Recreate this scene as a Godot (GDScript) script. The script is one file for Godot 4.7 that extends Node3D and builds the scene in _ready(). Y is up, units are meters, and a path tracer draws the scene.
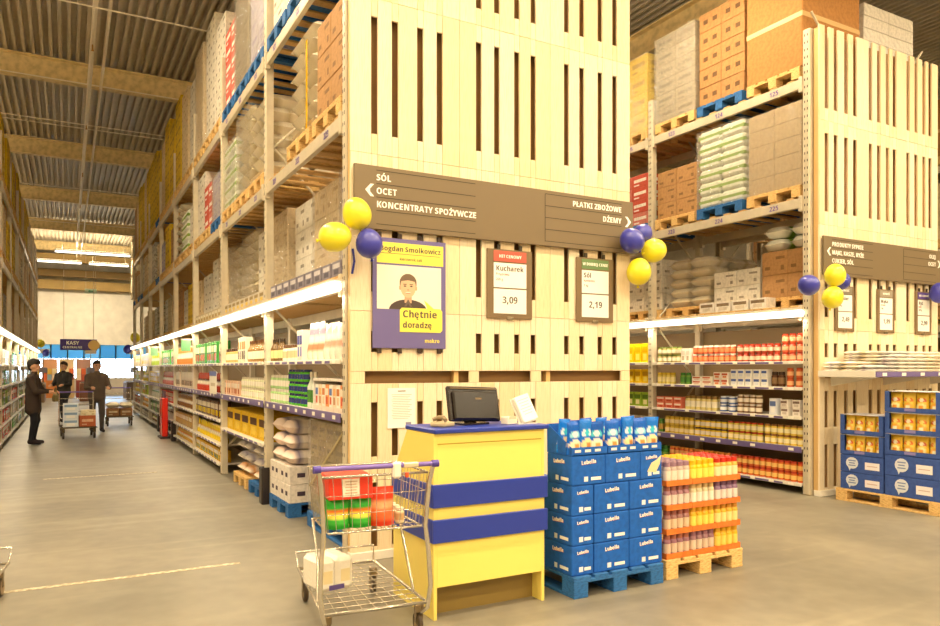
extends Node3D
# A cash-and-carry hall. x runs to the right along the rack ends, -z runs down the aisles, metres.

const EYE := 1.55
var M := {}
var counts := {}
var cache := {}
var rng := RandomNumberGenerator.new()


# ---------------------------------------------------------------- mesh builder
class MB:
	var v := PackedVector3Array()
	var n := PackedVector3Array()
	var c := PackedColorArray()
	var t := PackedVector2Array()
	var idx := PackedInt32Array()

	func vert(p: Vector3, nn: Vector3, col: Color, uv := Vector2.ZERO) -> int:
		v.append(p); n.append(nn); c.append(col); t.append(uv)
		return v.size() - 1

	# flat polygon, turned so that it faces away from ref
	func face(p: Array, col: Color, ref: Vector3) -> void:
		var nn: Vector3 = (p[1] - p[0]).cross(p[2] - p[0])
		if nn.length() < 1e-12 and p.size() > 3:
			nn = (p[2] - p[0]).cross(p[3] - p[0])
		nn = nn.normalized()
		var mid := Vector3.ZERO
		for q in p: mid += q
		mid /= p.size()
		var q2 := p.duplicate()
		if nn.dot(mid - ref) < 0.0:
			q2.reverse(); nn = -nn
		var b := v.size()
		var uvs := [Vector2(0, 1), Vector2(1, 1), Vector2(1, 0), Vector2(0, 0)]
		for k in q2.size():
			vert(q2[k], nn, col, uvs[k % 4])
		for k in range(1, q2.size() - 1):
			idx.append_array([b, b + k + 1, b + k])

	func box(p: Vector3, s: Vector3, col := Color.WHITE, bev := 0.0) -> MB:
		var h := s / 2.0
		if bev <= 0.0:
			for a in 3:
				for sg in [-1.0, 1.0]:
					var u := Vector3.ZERO; var w := Vector3.ZERO; var o := Vector3.ZERO
					u[(a + 1) % 3] = h[(a + 1) % 3]; w[(a + 2) % 3] = h[(a + 2) % 3]; o[a] = h[a] * sg
					face([p + o - u - w, p + o + u - w, p + o + u + w, p + o - u + w], col, p)
			return self
		bev = minf(bev, minf(h.x, minf(h.y, h.z)) * 0.9)
		for a in 3:
			var b := (a + 1) % 3
			var d := (a + 2) % 3
			for sa in [-1.0, 1.0]:
				var q := []
				for k in [[-1, -1], [1, -1], [1, 1], [-1, 1]]:
					var x := Vector3.ZERO
					x[a] = h[a] * sa; x[b] = (h[b] - bev) * k[0]; x[d] = (h[d] - bev) * k[1]
					q.append(p + x)
				face(q, col, p)
				for sb in [-1.0, 1.0]:
					var e := []
					for k in [[0, -1], [0, 1], [1, 1], [1, -1]]:
						var x := Vector3.ZERO
						x[a] = (h[a] - (bev if k[0] else 0.0)) * sa
						x[b] = (h[b] - (0.0 if k[0] else bev)) * sb
						x[d] = (h[d] - bev) * k[1]
						e.append(p + x)
					face(e, col, p)
		for k in 8:
			var g := Vector3(1 if k & 1 else -1, 1 if k & 2 else -1, 1 if k & 4 else -1)
			var tri := []
			for a in 3:
				var x := (h - Vector3.ONE * bev) * g
				x[a] = h[a] * g[a]
				tri.append(p + x)
			face(tri, col, p)
		return self

	# profile: [radius, height, colour of the band that ends here]
	func lathe(prof: Array, seg := 10, o := Vector3.ZERO, ax := 1) -> MB:
		for k in range(1, prof.size()):
			var a = prof[k - 1]
			var b = prof[k]
			var dr: float = b[0] - a[0]
			var dy: float = b[1] - a[1]
			if absf(dr) + absf(dy) < 1e-6: continue
			var base := v.size()
			for j in seg + 1:
				var an := TAU * j / seg
				var dir := Vector3(cos(an), 0, sin(an))
				var nn := (dir * dy + Vector3(0, -dr, 0)).normalized()
				var p0: Vector3 = dir * a[0] + Vector3(0, a[1], 0)
				var p1: Vector3 = dir * b[0] + Vector3(0, b[1], 0)
				if ax == 0:
					p0 = Vector3(p0.y, p0.x, p0.z); p1 = Vector3(p1.y, p1.x, p1.z); nn = Vector3(nn.y, nn.x, nn.z)
				elif ax == 2:
					p0 = Vector3(p0.x, p0.z, p0.y); p1 = Vector3(p1.x, p1.z, p1.y); nn = Vector3(nn.x, nn.z, nn.y)
				vert(o + p0, nn, b[2]); vert(o + p1, nn, b[2])
			for j in seg:
				var q := base + j * 2
				if ax == 1: idx.append_array([q, q + 2, q + 1, q + 1, q + 2, q + 3])
				else: idx.append_array([q, q + 1, q + 2, q + 1, q + 3, q + 2])
		return self

	func tube(pts: Array, r: float, seg := 6, col := Color.WHITE, closed := false) -> MB:
		var m := pts.size()
		var up := Vector3.UP
		var base := v.size()
		for k in m:
			var prev: Vector3 = pts[(k - 1 + m) % m] if closed else pts[maxi(k - 1, 0)]
			var nxt: Vector3 = pts[(k + 1) % m] if closed else pts[mini(k + 1, m - 1)]
			var d := (nxt - prev).normalized()
			if absf(d.dot(up)) > 0.97: up = Vector3.RIGHT if absf(d.x) < 0.9 else Vector3.BACK
			var sx := up.cross(d).normalized()
			var sy := d.cross(sx)
			up = sy
			for j in seg + 1:
				var an := TAU * j / seg
				var nn := sx * cos(an) + sy * sin(an)
				vert(pts[k] + nn * r, nn, col)
		var rings := m if closed else m - 1
		for k in rings:
			var k2 := (k + 1) % m
			for j in seg:
				var a := base + k * (seg + 1) + j
				var b := base + k2 * (seg + 1) + j
				idx.append_array([a, b, a + 1, b, b + 1, a + 1])
		if not closed:
			for e in [0, m - 1]:
				var ring := []
				for j in seg: ring.append(v[base + e * (seg + 1) + j])
				face(ring, col, pts[1] if e == 0 else pts[m - 2])
		return self

	func prism(poly: Array, z0: float, z1: float, col := Color.WHITE) -> MB:
		var pv := PackedVector2Array(poly)
		var tri := Geometry2D.triangulate_polygon(pv)
		for e in [z0, z1]:
			var nn := Vector3(0, 0, 1 if e == z1 else -1)
			if z1 < z0: nn = -nn
			var b := v.size()
			for q in pv: vert(Vector3(q.x, q.y, e), nn, col)
			for k in range(0, tri.size(), 3):
				var x := [tri[k], tri[k + 1], tri[k + 2]]
				var cr: float = (pv[x[1]] - pv[x[0]]).cross(pv[x[2]] - pv[x[0]])
				if (cr > 0.0) == (nn.z > 0.0): x = [x[0], x[2], x[1]]
				idx.append_array([b + x[0], b + x[1], b + x[2]])
		var area := 0.0
		for k in pv.size(): area += pv[k].cross(pv[(k + 1) % pv.size()])
		for k in pv.size():
			var p := pv[k]
			var q := pv[(k + 1) % pv.size()]
			var e := q - p
			var nn := Vector3(e.y, -e.x, 0).normalized() * (1.0 if area > 0.0 else -1.0)
			var mid := Vector3((p.x + q.x) / 2, (p.y + q.y) / 2, (z0 + z1) / 2)
			face([Vector3(p.x, p.y, z0), Vector3(q.x, q.y, z0), Vector3(q.x, q.y, z1), Vector3(p.x, p.y, z1)], col, mid - nn)
		return self

	# cushion shape: w by h, d thick; bands: [[upto, colour], ...] from the bottom; stand = thick at the bottom
	func pillow(o: Vector3, w: float, h: float, d: float, bands: Array, nx := 6, ny := 8, stand := false, lying := false, patches := []) -> MB:
		for side in [-1.0, 1.0]:
			var base := v.size()
			for j in ny + 1:
				var y := float(j) / ny
				for i in nx + 1:
					var x := float(i) / nx
					var fy: float = pow(maxf(0.0, sin(PI * y)), 0.2 if lying else 0.55)
					if stand: fy = pow(1.0 - y, 0.45) * (0.75 + 0.25 * sin(PI * minf(1.0, y * 2.0)))
					var fx: float = pow(maxf(0.0, sin(PI * x)), 0.17 if lying else 0.5)
					var z: float = d / 2 * fx * fy * side
					var pin := 1.0 - (0.02 if lying else 0.06) * sin(PI * y)
					var p := Vector3((x - 0.5) * w * pin, y * h, z)
					var col: Color = bands[bands.size() - 1][1]
					for b in bands:
						if y <= b[0] + 1e-4:
							col = b[1]; break
					for q in patches:
						if Vector2((x - q[0]) / q[2], (y - q[1]) / q[3]).length() < 1.0:
							col = q[4]; break
					if lying: p = Vector3(p.x, p.z + d / 2, h / 2 - p.y)
					vert(o + p, Vector3.ZERO, col)
			for j in ny:
				for i in nx:
					var a := base + j * (nx + 1) + i
					var b := a + nx + 1
					if (side > 0): idx.append_array([a, b, a + 1, a + 1, b, b + 1])
					else: idx.append_array([a, a + 1, b, a + 1, b + 1, b])
			smooth(base)
		return self

	func smooth(base: int) -> void:
		for k in range(base, v.size()): n[k] = Vector3.ZERO
		for k in range(0, idx.size(), 3):
			if idx[k] < base: continue
			var nn := (v[idx[k + 2]] - v[idx[k]]).cross(v[idx[k + 1]] - v[idx[k]])
			for q in 3: n[idx[k + q]] += nn
		for k in range(base, v.size()):
			n[k] = n[k].normalized() if n[k].length() > 1e-12 else Vector3.UP

	func mesh() -> ArrayMesh:
		var a := []
		a.resize(Mesh.ARRAY_MAX)
		a[Mesh.ARRAY_VERTEX] = v; a[Mesh.ARRAY_NORMAL] = n; a[Mesh.ARRAY_COLOR] = c; a[Mesh.ARRAY_TEX_UV] = t; a[Mesh.ARRAY_INDEX] = idx
		var m := ArrayMesh.new()
		m.add_surface_from_arrays(Mesh.PRIMITIVE_TRIANGLES, a)
		return m


# ---------------------------------------------------------------- nodes
func numbered(called: String) -> String:
	var k: int = counts.get(called, 0)
	counts[called] = k + 1
	return called if k == 0 else "%s_%03d" % [called, k]

func tag(o: Node3D, label: String, category: String, group := "", kind := "") -> Node3D:
	if label: o.set_meta("label", label)
	if category: o.set_meta("category", category)
	if group: o.set_meta("group", group)
	if kind: o.set_meta("kind", kind)
	return o

func thing(called: String, label: String, category: String, at := Vector3.ZERO, turn := 0.0, group := "") -> Node3D:
	var o := Node3D.new()
	o.name = numbered(called)
	add_child(o)
	o.position = at
	o.rotation.y = turn
	return tag(o, label, category, group)

func solo(called: String, mesh: Mesh, m: Material, at: Vector3, turn: float, label: String, category: String, group := "") -> MeshInstance3D:
	var o := MeshInstance3D.new()
	o.name = numbered(called)
	o.mesh = mesh
	o.material_override = m
	add_child(o)
	o.position = at
	o.rotation.y = turn
	tag(o, label, category, group)
	return o

func part(parent: Node3D, called: String, mesh: Mesh, m: Material, at := Vector3.ZERO, rot := Vector3.ZERO) -> MeshInstance3D:
	var o := MeshInstance3D.new()
	o.name = called
	o.mesh = mesh
	o.material_override = m
	parent.add_child(o, true)
	o.position = at
	o.rotation = rot
	return o

func struct(called: String, mesh: Mesh, m: Material, at := Vector3.ZERO, label := "") -> MeshInstance3D:
	var o := MeshInstance3D.new()
	o.name = numbered(called)
	o.mesh = mesh
	o.material_override = m
	add_child(o)
	o.position = at
	tag(o, label, "", "", "structure")
	return o

func copy(o: Node3D, at: Vector3, turn: float, label: String) -> Node3D:
	var r: Node3D = o.duplicate()
	r.name = numbered(String(o.name).trim_suffix("_000"))
	add_child(r)
	r.position = at
	r.rotation.y = turn
	if label: r.set_meta("label", label)
	return r

func lin(hex: String) -> Color:
	return Color(hex).srgb_to_linear()

func bmesh(s: Vector3, col := Color.WHITE, bev := 0.0, p := Vector3.ZERO) -> ArrayMesh:
	var key := "box %s %s %s %s" % [s, col, bev, p]
	if not cache.has(key): cache[key] = MB.new().box(p, s, col, bev).mesh()
	return cache[key]

func lettering(parent: Node3D, called: String, s: String, cap: float, at: Vector3, m: Material, align := 0, rot := Vector3.ZERO, bold := true) -> MeshInstance3D:
	var key := "txt %s %s %s %s" % [s, cap, align, bold]
	if not cache.has(key):
		var tm := TextMesh.new()
		var f := SystemFont.new()
		f.font_names = PackedStringArray(["Droid Sans"])
		f.font_weight = 700 if bold else 400
		tm.font = f
		tm.text = s
		tm.font_size = 24
		tm.pixel_size = cap / 24.0 / 0.72
		tm.depth = 0.002
		tm.curve_step = 2.0
		tm.horizontal_alignment = [HORIZONTAL_ALIGNMENT_LEFT, HORIZONTAL_ALIGNMENT_CENTER, HORIZONTAL_ALIGNMENT_RIGHT][align]
		tm.vertical_alignment = VERTICAL_ALIGNMENT_CENTER
		cache[key] = tm
	return part(parent, called, cache[key], m, at, rot)


# ---------------------------------------------------------------- materials
func mat(col: String, rough := 0.6, metal := 0.0, tex: Texture2D = null, scale := Vector3.ONE, world := true) -> StandardMaterial3D:
	var m := StandardMaterial3D.new()
	m.albedo_color = Color(col)
	m.roughness = rough
	m.metallic = metal
	m.vertex_color_use_as_albedo = true
	if tex:
		m.albedo_texture = tex
		m.uv1_triplanar = true
		m.uv1_world_triplanar = world
		m.uv1_scale = scale
	return m

func noise_tex(sd: int, freq: float, stops: Array, octaves := 4, size := 512) -> NoiseTexture2D:
	var f := FastNoiseLite.new()
	f.seed = sd
	f.frequency = freq
	f.fractal_octaves = octaves
	f.noise_type = FastNoiseLite.TYPE_SIMPLEX_SMOOTH
	var g := Gradient.new()
	g.offsets = PackedFloat32Array(stops.map(func(s): return s[0]))
	g.colors = PackedColorArray(stops.map(func(s): return Color(s[1])))
	var t := NoiseTexture2D.new()
	t.width = size; t.height = size
	t.seamless = true
	t.noise = f
	t.color_ramp = g
	return t

func bump(m: StandardMaterial3D, sd: int, freq: float, strength: float) -> StandardMaterial3D:
	var f := FastNoiseLite.new()
	f.seed = sd; f.frequency = freq
	var t := NoiseTexture2D.new()
	t.width = 256; t.height = 256; t.seamless = true; t.as_normal_map = true; t.bump_strength = strength
	t.noise = f
	m.normal_enabled = true
	m.normal_texture = t
	m.uv1_triplanar = true
	return m

func floor_texture() -> ImageTexture:
	var s := 768
	var layers := []
	for q in [[3, 0.006, 5, s, s], [8, 0.06, 3, s, s], [12, 0.02, 4, s / 6, s * 2]]:
		var f := FastNoiseLite.new(); f.seed = q[0]; f.frequency = q[1]; f.fractal_octaves = q[2]
		var li := f.get_seamless_image(q[3], q[4])
		li.resize(s, s, Image.INTERPOLATE_CUBIC)
		layers.append(li)
	var im := Image.create(s, s, false, Image.FORMAT_RGB8)
	var lo := Color("6c675a"); var hi := Color("948c7a")
	for y in s:
		for x in s:
			var k: float = 0.5 + 0.9 * (layers[0].get_pixel(x, y).r - 0.5) + 0.4 * (layers[1].get_pixel(x, y).r - 0.5)
			var streak: float = layers[2].get_pixel(x, y).r
			if streak > 0.62: k += (streak - 0.62) * 1.2
			im.set_pixel(x, y, lo.lerp(hi, clampf(k, 0.0, 1.0)))
	return ImageTexture.create_from_image(im)

func make_materials() -> void:
	var pine := noise_tex(5, 0.018, [[0.0, "e2c9a0"], [0.35, "eedbb8"], [0.6, "f4e4c6"], [1.0, "e9d2ac"]], 5)
	var card := noise_tex(7, 0.02, [[0.0, "dcdcdc"], [0.5, "f2f2f2"], [1.0, "ffffff"]], 4, 256)
	var mottled := noise_tex(11, 0.03, [[0.0, "cfcfcf"], [0.5, "efefef"], [1.0, "ffffff"]], 3, 256)
	var soft := noise_tex(13, 0.02, [[0.0, "ececec"], [1.0, "ffffff"]], 3, 256)
	M.floor = mat("ffffff", 0.42, 0.0, floor_texture(), Vector3(0.09, 0.09, 0.09))
	M.joint = mat("e4dccb", 0.5, 0.0, noise_tex(21, 0.05, [[0.0, "a59b86"], [0.45, "cfc6b2"], [0.7, "f4eee0"], [1.0, "ffffff"]], 4, 256), Vector3(1.3, 1.3, 1.3))
	M.pine = mat("ffffff", 0.62, 0.0, pine, Vector3(11.0, 0.4, 11.0))
	M.pine_across = mat("ffffff", 0.62, 0.0, pine, Vector3(0.45, 7.0, 7.0))
	M.pallet = mat("fbeccb", 0.8, 0.0, noise_tex(15, 0.03, [[0.0, "b9975f"], [0.4, "dcbf8c"], [0.7, "eed8aa"], [1.0, "cfae7a"]], 4, 256), Vector3(2.5, 9.0, 2.5), false)
	M.pallet_blue = mat("2b6fb4", 0.7, 0.0, noise_tex(16, 0.04, [[0.0, "b8b8b8"], [0.5, "f0f0f0"], [0.85, "ffffff"], [1.0, "d8c9a8"]], 4, 256), Vector3(2.5, 9.0, 2.5), false)
	M.slat = mat("dfc69c", 0.85, 0.0, pine, Vector3(0.7, 7.0, 7.0), false)
	M.card = mat("ffffff", 0.8, 0.0, card, Vector3(3.0, 3.0, 3.0))
	M.hall = mat("ffffff", 0.85, 0.0, soft, Vector3(0.3, 0.3, 0.3))
	M.steel = mat("d8ccb2", 0.42, 0.15, soft, Vector3(0.8, 0.8, 0.8))
	M.shelf = mat("e6dfd0", 0.5, 0.0)
	M.rail = mat("6d5f93", 0.35, 0.0)
	M.tagw = mat("f4f1e8", 0.5)
	M.deckmetal = mat("c9bda6", 0.5, 0.1, soft, Vector3(0.5, 0.5, 0.5))
	M.beam = mat("ecd49a", 0.55, 0.0, mottled, Vector3(0.6, 0.6, 0.6))
	M.pipe = mat("efe6d2", 0.4)
	M.print = mat("ffffff", 0.55)
	M.gloss = mat("ffffff", 0.25)
	M.glossbag = bump(mat("ffffff", 0.22), 4, 0.03, 3.0)
	M.glossbag.uv1_scale = Vector3(5, 5, 5)
	M.cloth = mat("ffffff", 0.9)
	M.sign = mat("776548", 0.45)
	M.sign_line = mat("41361f", 0.6)
	M.white = mat("fbf8ee", 0.6)
	M.ink = mat("5a5148", 0.7)
	M.poster = mat("6d6399", 0.4)
	M.poster_yellow = mat("f4e35c", 0.4)
	M.dark = mat("2b2320", 0.35)
	M.frame = mat("7a6444", 0.5)
	M.yellow = mat("f5df72", 0.4)
	M.blue = mat("24399f", 0.4)
	M.chrome = mat("d2cbbd", 0.25, 0.85)
	M.rubber = mat("3a2f26", 0.7)
	M.purple = mat("6f5ca8", 0.35)
	M.balloon_y = mat("f2e61c", 0.18); M.balloon_y.clearcoat_enabled = true
	M.balloon_b = mat("2a2fa6", 0.16); M.balloon_b.clearcoat_enabled = true
	M.balloon_y.backlight_enabled = true; M.balloon_y.backlight = Color(0.35, 0.32, 0.05)
	M.film = StandardMaterial3D.new()
	M.film.albedo_color = Color(1, 0.98, 0.94, 0.12)
	M.film.transparency = BaseMaterial3D.TRANSPARENCY_ALPHA
	M.film.roughness = 0.12
	bump(M.film, 9, 0.02, 6.0)
	M.film.uv1_scale = Vector3(2.5, 2.5, 2.5)
	M.pane = StandardMaterial3D.new()
	M.pane.albedo_color = Color(0.9, 0.97, 1.0, 0.12)
	M.pane.transparency = BaseMaterial3D.TRANSPARENCY_ALPHA
	M.pane.roughness = 0.03
	M.banner = mat("ffffff", 0.6)
	M.banner.backlight_enabled = true
	M.banner.backlight = Color(0.6, 0.6, 0.6)
	M.tube = mat("fffaf0", 0.5)
	M.tube.emission_enabled = true
	M.tube.emission = Color(1.0, 0.95, 0.84)
	M.tube.emission_energy_multiplier = TUBE_GLOW
	M.strip = mat("fffaf0", 0.5)
	M.strip.emission_enabled = true
	M.strip.emission = Color(1.0, 0.96, 0.88)
	M.strip.emission_energy_multiplier = STRIP_GLOW

const TUBE_GLOW := 6.0
const STRIP_GLOW := 3.2
const LAMP := Color(1.0, 0.915, 0.765)

func area(at: Vector3, basis: Basis, size: Vector2, energy: float, called: String) -> void:
	var l := AreaLight3D.new()
	l.name = numbered(called)
	l.area_size = size
	l.light_color = LAMP
	l.light_energy = energy
	l.shadow_enabled = true
	l.area_range = 60.0
	l.area_attenuation = 2.0
	add_child(l)
	l.transform = Transform3D(basis, at)

func ceiling_light(at: Vector3, along_x: bool, energy: float, label: String, length := 3.0) -> void:
	var t := thing("ceiling_light", label, "ceiling light", at, 0.0 if along_x else PI / 2, "tube luminaires under the roof")
	part(t, "housing", bmesh(Vector3(length, 0.07, 0.16), lin("e8e2d4"), 0.02, Vector3(0, 0.075, 0)), M.print)
	for s in [-1, 1]:
		part(t, "tube", MB.new().tube([Vector3(-length / 2 + 0.03, 0.0, s * 0.05), Vector3(length / 2 - 0.03, 0.0, s * 0.05)], 0.03, 8).mesh(), M.tube)
		part(t, "hanger", MB.new().tube([Vector3(s * length * 0.4, 0.1, 0), Vector3(s * length * 0.4, 8.2 - at.y, 0)], 0.008, 5).mesh(), M.steel)
	var b := Basis(Vector3.RIGHT, -PI / 2)
	if not along_x: b = Basis(Vector3.UP, PI / 2) * b
	area(at + Vector3(0, -0.06, 0), b, Vector2(length, 0.16), energy, "tube_light")
	# the slotted top lets light up to the roof
	part(t, "top_glow_panel", bmesh(Vector3(length * 0.96, 0.006, 0.1), Color.WHITE, 0.0, Vector3(0, 0.114, 0)), M.tube)
	var ub := Basis(Vector3.RIGHT, PI / 2)
	if not along_x: ub = Basis(Vector3.UP, PI / 2) * ub
	area(at + Vector3(0, 0.13, 0), ub, Vector2(length, 0.1), energy * UPLIGHT, "tube_uplight")

func _ready() -> void:
	rng.seed = 20240607
	make_materials()
	var cam := Camera3D.new()
	cam.name = "camera"
	cam.projection = Camera3D.PROJECTION_FRUSTUM
	cam.near = 0.1
	cam.far = 120.0
	cam.size = 626.0 / 729.0 * 0.1
	cam.frustum_offset = Vector2(0, 55.0 / 729.0 * 0.1)
	cam.position = Vector3(0, EYE, 0)
	cam.rotation_degrees = Vector3(0, -28.9, 0)
	add_child(cam)
	cam.current = true
	var we := WorldEnvironment.new()
	we.name = "world"
	var e := Environment.new()
	e.background_mode = Environment.BG_SKY
	var sky := Sky.new()
	var ps := ProceduralSkyMaterial.new()
	ps.sky_top_color = Color("7fb4e6"); ps.sky_horizon_color = Color("cfe4f4")
	ps.ground_bottom_color = Color("8d8d88"); ps.ground_horizon_color = Color("cfe4f4")
	ps.sky_energy_multiplier = 4.0; ps.ground_energy_multiplier = 4.0
	sky.sky_material = ps
	e.sky = sky
	e.tonemap_mode = Environment.TONE_MAPPER_LINEAR
	e.tonemap_exposure = 0.9
	e.sdfgi_enabled = true
	e.ssao_enabled = true
	e.ssil_enabled = true
	we.environment = e
	add_child(we)
	# the hall's luminaires over the cross aisle, then the aisles
	var spots := [["first", -2.6], ["second", 1.6], ["third", 5.8]]
	for row in spots:
		for k in 6:
			ceiling_light(Vector3(-5.0 + 4.2 * k, 6.9, row[1]), true, FRONT_LAMP, "long tube luminaire, %s row over the cross aisle in front of the racks" % row[0])
	for k in 2: ceiling_light(Vector3(0.0, 7.3, -6.6 - 3.6 * k), false, FRONT_LAMP, "long tube luminaire over the aisle beside the poster rack, %s along" % NTH[k])
	for k in 5: ceiling_light(Vector3(6.6, 7.0, -7.0 - 6.0 * k), false, FRONT_LAMP, "long tube luminaire over the aisle beside the jar rack, %s along" % NTH[k])
	for k in 5: ceiling_light(Vector3(-4.2, 7.0, -12.0 - 6.0 * k), false, FRONT_LAMP, "long tube luminaire over the aisle past the shopper's rack, %s along" % NTH[k])
	ceiling_light(Vector3(1.1, 7.12, -40.0), true, 20.0, "glowing tube luminaire by the white end wall, higher row", 3.3)
	ceiling_light(Vector3(-0.55, 6.93, -42.5), true, 20.0, "glowing tube luminaire by the white end wall, lower row", 2.4)
	ceiling_light(Vector3(1.9, 6.93, -42.5), true, 20.0, "glowing tube luminaire by the white end wall beside the duct", 1.9)
	hall()
	roof()
	build_racks()
	end_panels()
	signs()
	desk()
	cart_and_goods()
	floor_pallets()
	side_display()
	balloons()
	shelf_goods()
	far_end()

const FRONT_LAMP := 22.0
const UPLIGHT := 0.5

# ---------------------------------------------------------------- the hall
func hall() -> void:
	struct("floor", bmesh(Vector3(36, 0.2, 62)), M.floor, Vector3(7, -0.1, -19))
	var wall := lin("efe6d2")
	struct("wall_left", bmesh(Vector3(0.3, 8.6, 62), wall), M.hall, Vector3(-9.15, 4.3, -19))
	struct("wall_right", bmesh(Vector3(0.3, 8.6, 62), wall), M.hall, Vector3(23.15, 4.3, -19))
	struct("wall_front", bmesh(Vector3(32, 8.6, 0.3), wall), M.hall, Vector3(7, 4.3, 11.15))
	# the end wall with its glazed band
	var back := struct("wall_back", bmesh(Vector3(32, 5.75, 0.3), lin("f6efdf"), 0.0, Vector3(0, 5.725, 0)), M.hall, Vector3(7, 0, -46.15))
	part(back, "plinth", bmesh(Vector3(32, 1.0, 0.3), lin("cfc4b0"), 0.0, Vector3(0, 0.5, 0)), M.hall)
	part(back, "pier", bmesh(Vector3(6.6, 1.86, 0.3), wall, 0.0, Vector3(-12.7, 1.93, 0)), M.hall)
	part(back, "pier", bmesh(Vector3(19.0, 1.86, 0.3), wall, 0.0, Vector3(6.5, 1.93, 0)), M.hall)
	# fascia beams above the white band
	for k in 3:
		struct("fascia_beam", bmesh(Vector3(32, [0.5, 0.4, 0.45][k], 0.25), lin(["b99d62", "8d744a", "b99d62"][k]), 0.02), M.hall, Vector3(7, [6.1, 6.7, 7.45][k], [-45.7, -45.3, -44.9][k]))
	# filled joints of the concrete slab
	for j in [[-5.96, -0.42, 1.2, 0.045], [-11.75, -0.3, 1.16, 0.06]]:
		struct("floor_joint_strip", bmesh(Vector3(j[2] - j[1], 0.003, j[3])), M.joint, Vector3((j[1] + j[2]) / 2, 0.0015, j[0]), "")

func roof() -> void:
	# trapezoidal sheets between the rafters
	var pitch := 1.0 / 6.0
	var length := 6.57
	var mb := MB.new()
	for k in 6:
		var x := k * pitch
		var pr := [[0.0, 0.0], [0.06, 0.0], [0.075, 0.12], [0.1517, 0.12], [0.1667, 0.0]]
		for q in 4:
			var a := Vector3(x + pr[q][0], pr[q][1], 0); var b := Vector3(x + pr[q + 1][0], pr[q + 1][1], 0)
			var z := Vector3(0, 0, length)
			mb.face([a, b, b + z, a + z], Color.WHITE, Vector3(x + 0.12, 5, length / 2))
	var sheet := mb.mesh()
	var root := struct("ceiling", bmesh(Vector3(33, 0.15, 62)), M.hall, Vector3(7, 8.49, -19), "")
	for i in 31:
		for k in 9:
			part(root, "roof_sheet", sheet, M.deckmetal, Vector3(-9 - 7 + i, -0.21 + 0.002 * ((i + k) % 2), 19 + 7.97 - (k + 1) * 6.57))
	var ib := []
	for q in [[-0.1, 0], [0.1, 0], [0.1, 0.03], [0.012, 0.045], [0.012, 0.44], [0.1, 0.455], [0.1, 0.485], [-0.1, 0.485], [-0.1, 0.455], [-0.012, 0.44], [-0.012, 0.045], [-0.1, 0.03]]:
		ib.append(Vector2(q[0], q[1]))
	var im := MB.new().prism(ib, -16, 16).mesh()
	for k in 9:
		var o := struct("roof_beam", im, M.beam, Vector3(7, 7.8, 7.97 - k * 6.57))
		o.rotation.y = PI / 2
	var g := struct("roof_beam", MB.new().prism(ib, -24, 24).mesh(), M.beam, Vector3(9.35, 7.3, -20.0))
	# sprinkler mains and conduits
	for k in 2:
		var p := solo("sprinkler_pipe", MB.new().tube([Vector3(0, 0, -44), Vector3(0, 0, 6)], [0.042, 0.03][k], 8).mesh(), M.pipe, Vector3([0.4, 0.62][k], [7.5, 7.52][k], 0), 0.0, ["thick white sprinkler main running under the roof along the aisle", "thin white pipe running beside the sprinkler main"][k], "pipe")
		if k == 0:
			for z in range(-40, -6, 5):
				part(p, "sprinkler_head", MB.new().lathe([[0.0, -0.16, lin("b98a4a")], [0.03, -0.15, lin("b98a4a")], [0.012, -0.13, lin("b98a4a")], [0.012, 0.0, lin("b98a4a")]], 6).mesh(), M.print, Vector3(0, 0, z))
	var cz := [-13.4, -17.9, -20.0, -20.5, -27.0, -33.5]
	for k in cz.size():
		solo("conduit", MB.new().tube([Vector3(-8.5, 0, 0), Vector3(22, 0, 0)], 0.014, 5).mesh(), M.pipe, Vector3(0, [7.45, 7.72, 7.45, 7.5, 7.4, 7.4][k], cz[k]), 0.0, "thin conduit crossing the aisle under the roof sheets", "conduit", "conduits under the roof")

# ---------------------------------------------------------------- racks
var racks := []
const BAY := 2.72
const LEVELS := [2.30, 3.64, 5.10]
const NTH := ["first", "second", "third", "fourth", "fifth", "sixth", "seventh", "eighth", "ninth", "tenth", "eleventh", "twelfth"]

func at(r: Dictionary, s: float, out: float, y: float) -> Vector3:
	return Vector3(r.x + r.sg * out, y, r.z0 - s)

func turned(r: Dictionary) -> float:
	return PI / 2 * r.sg

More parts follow.
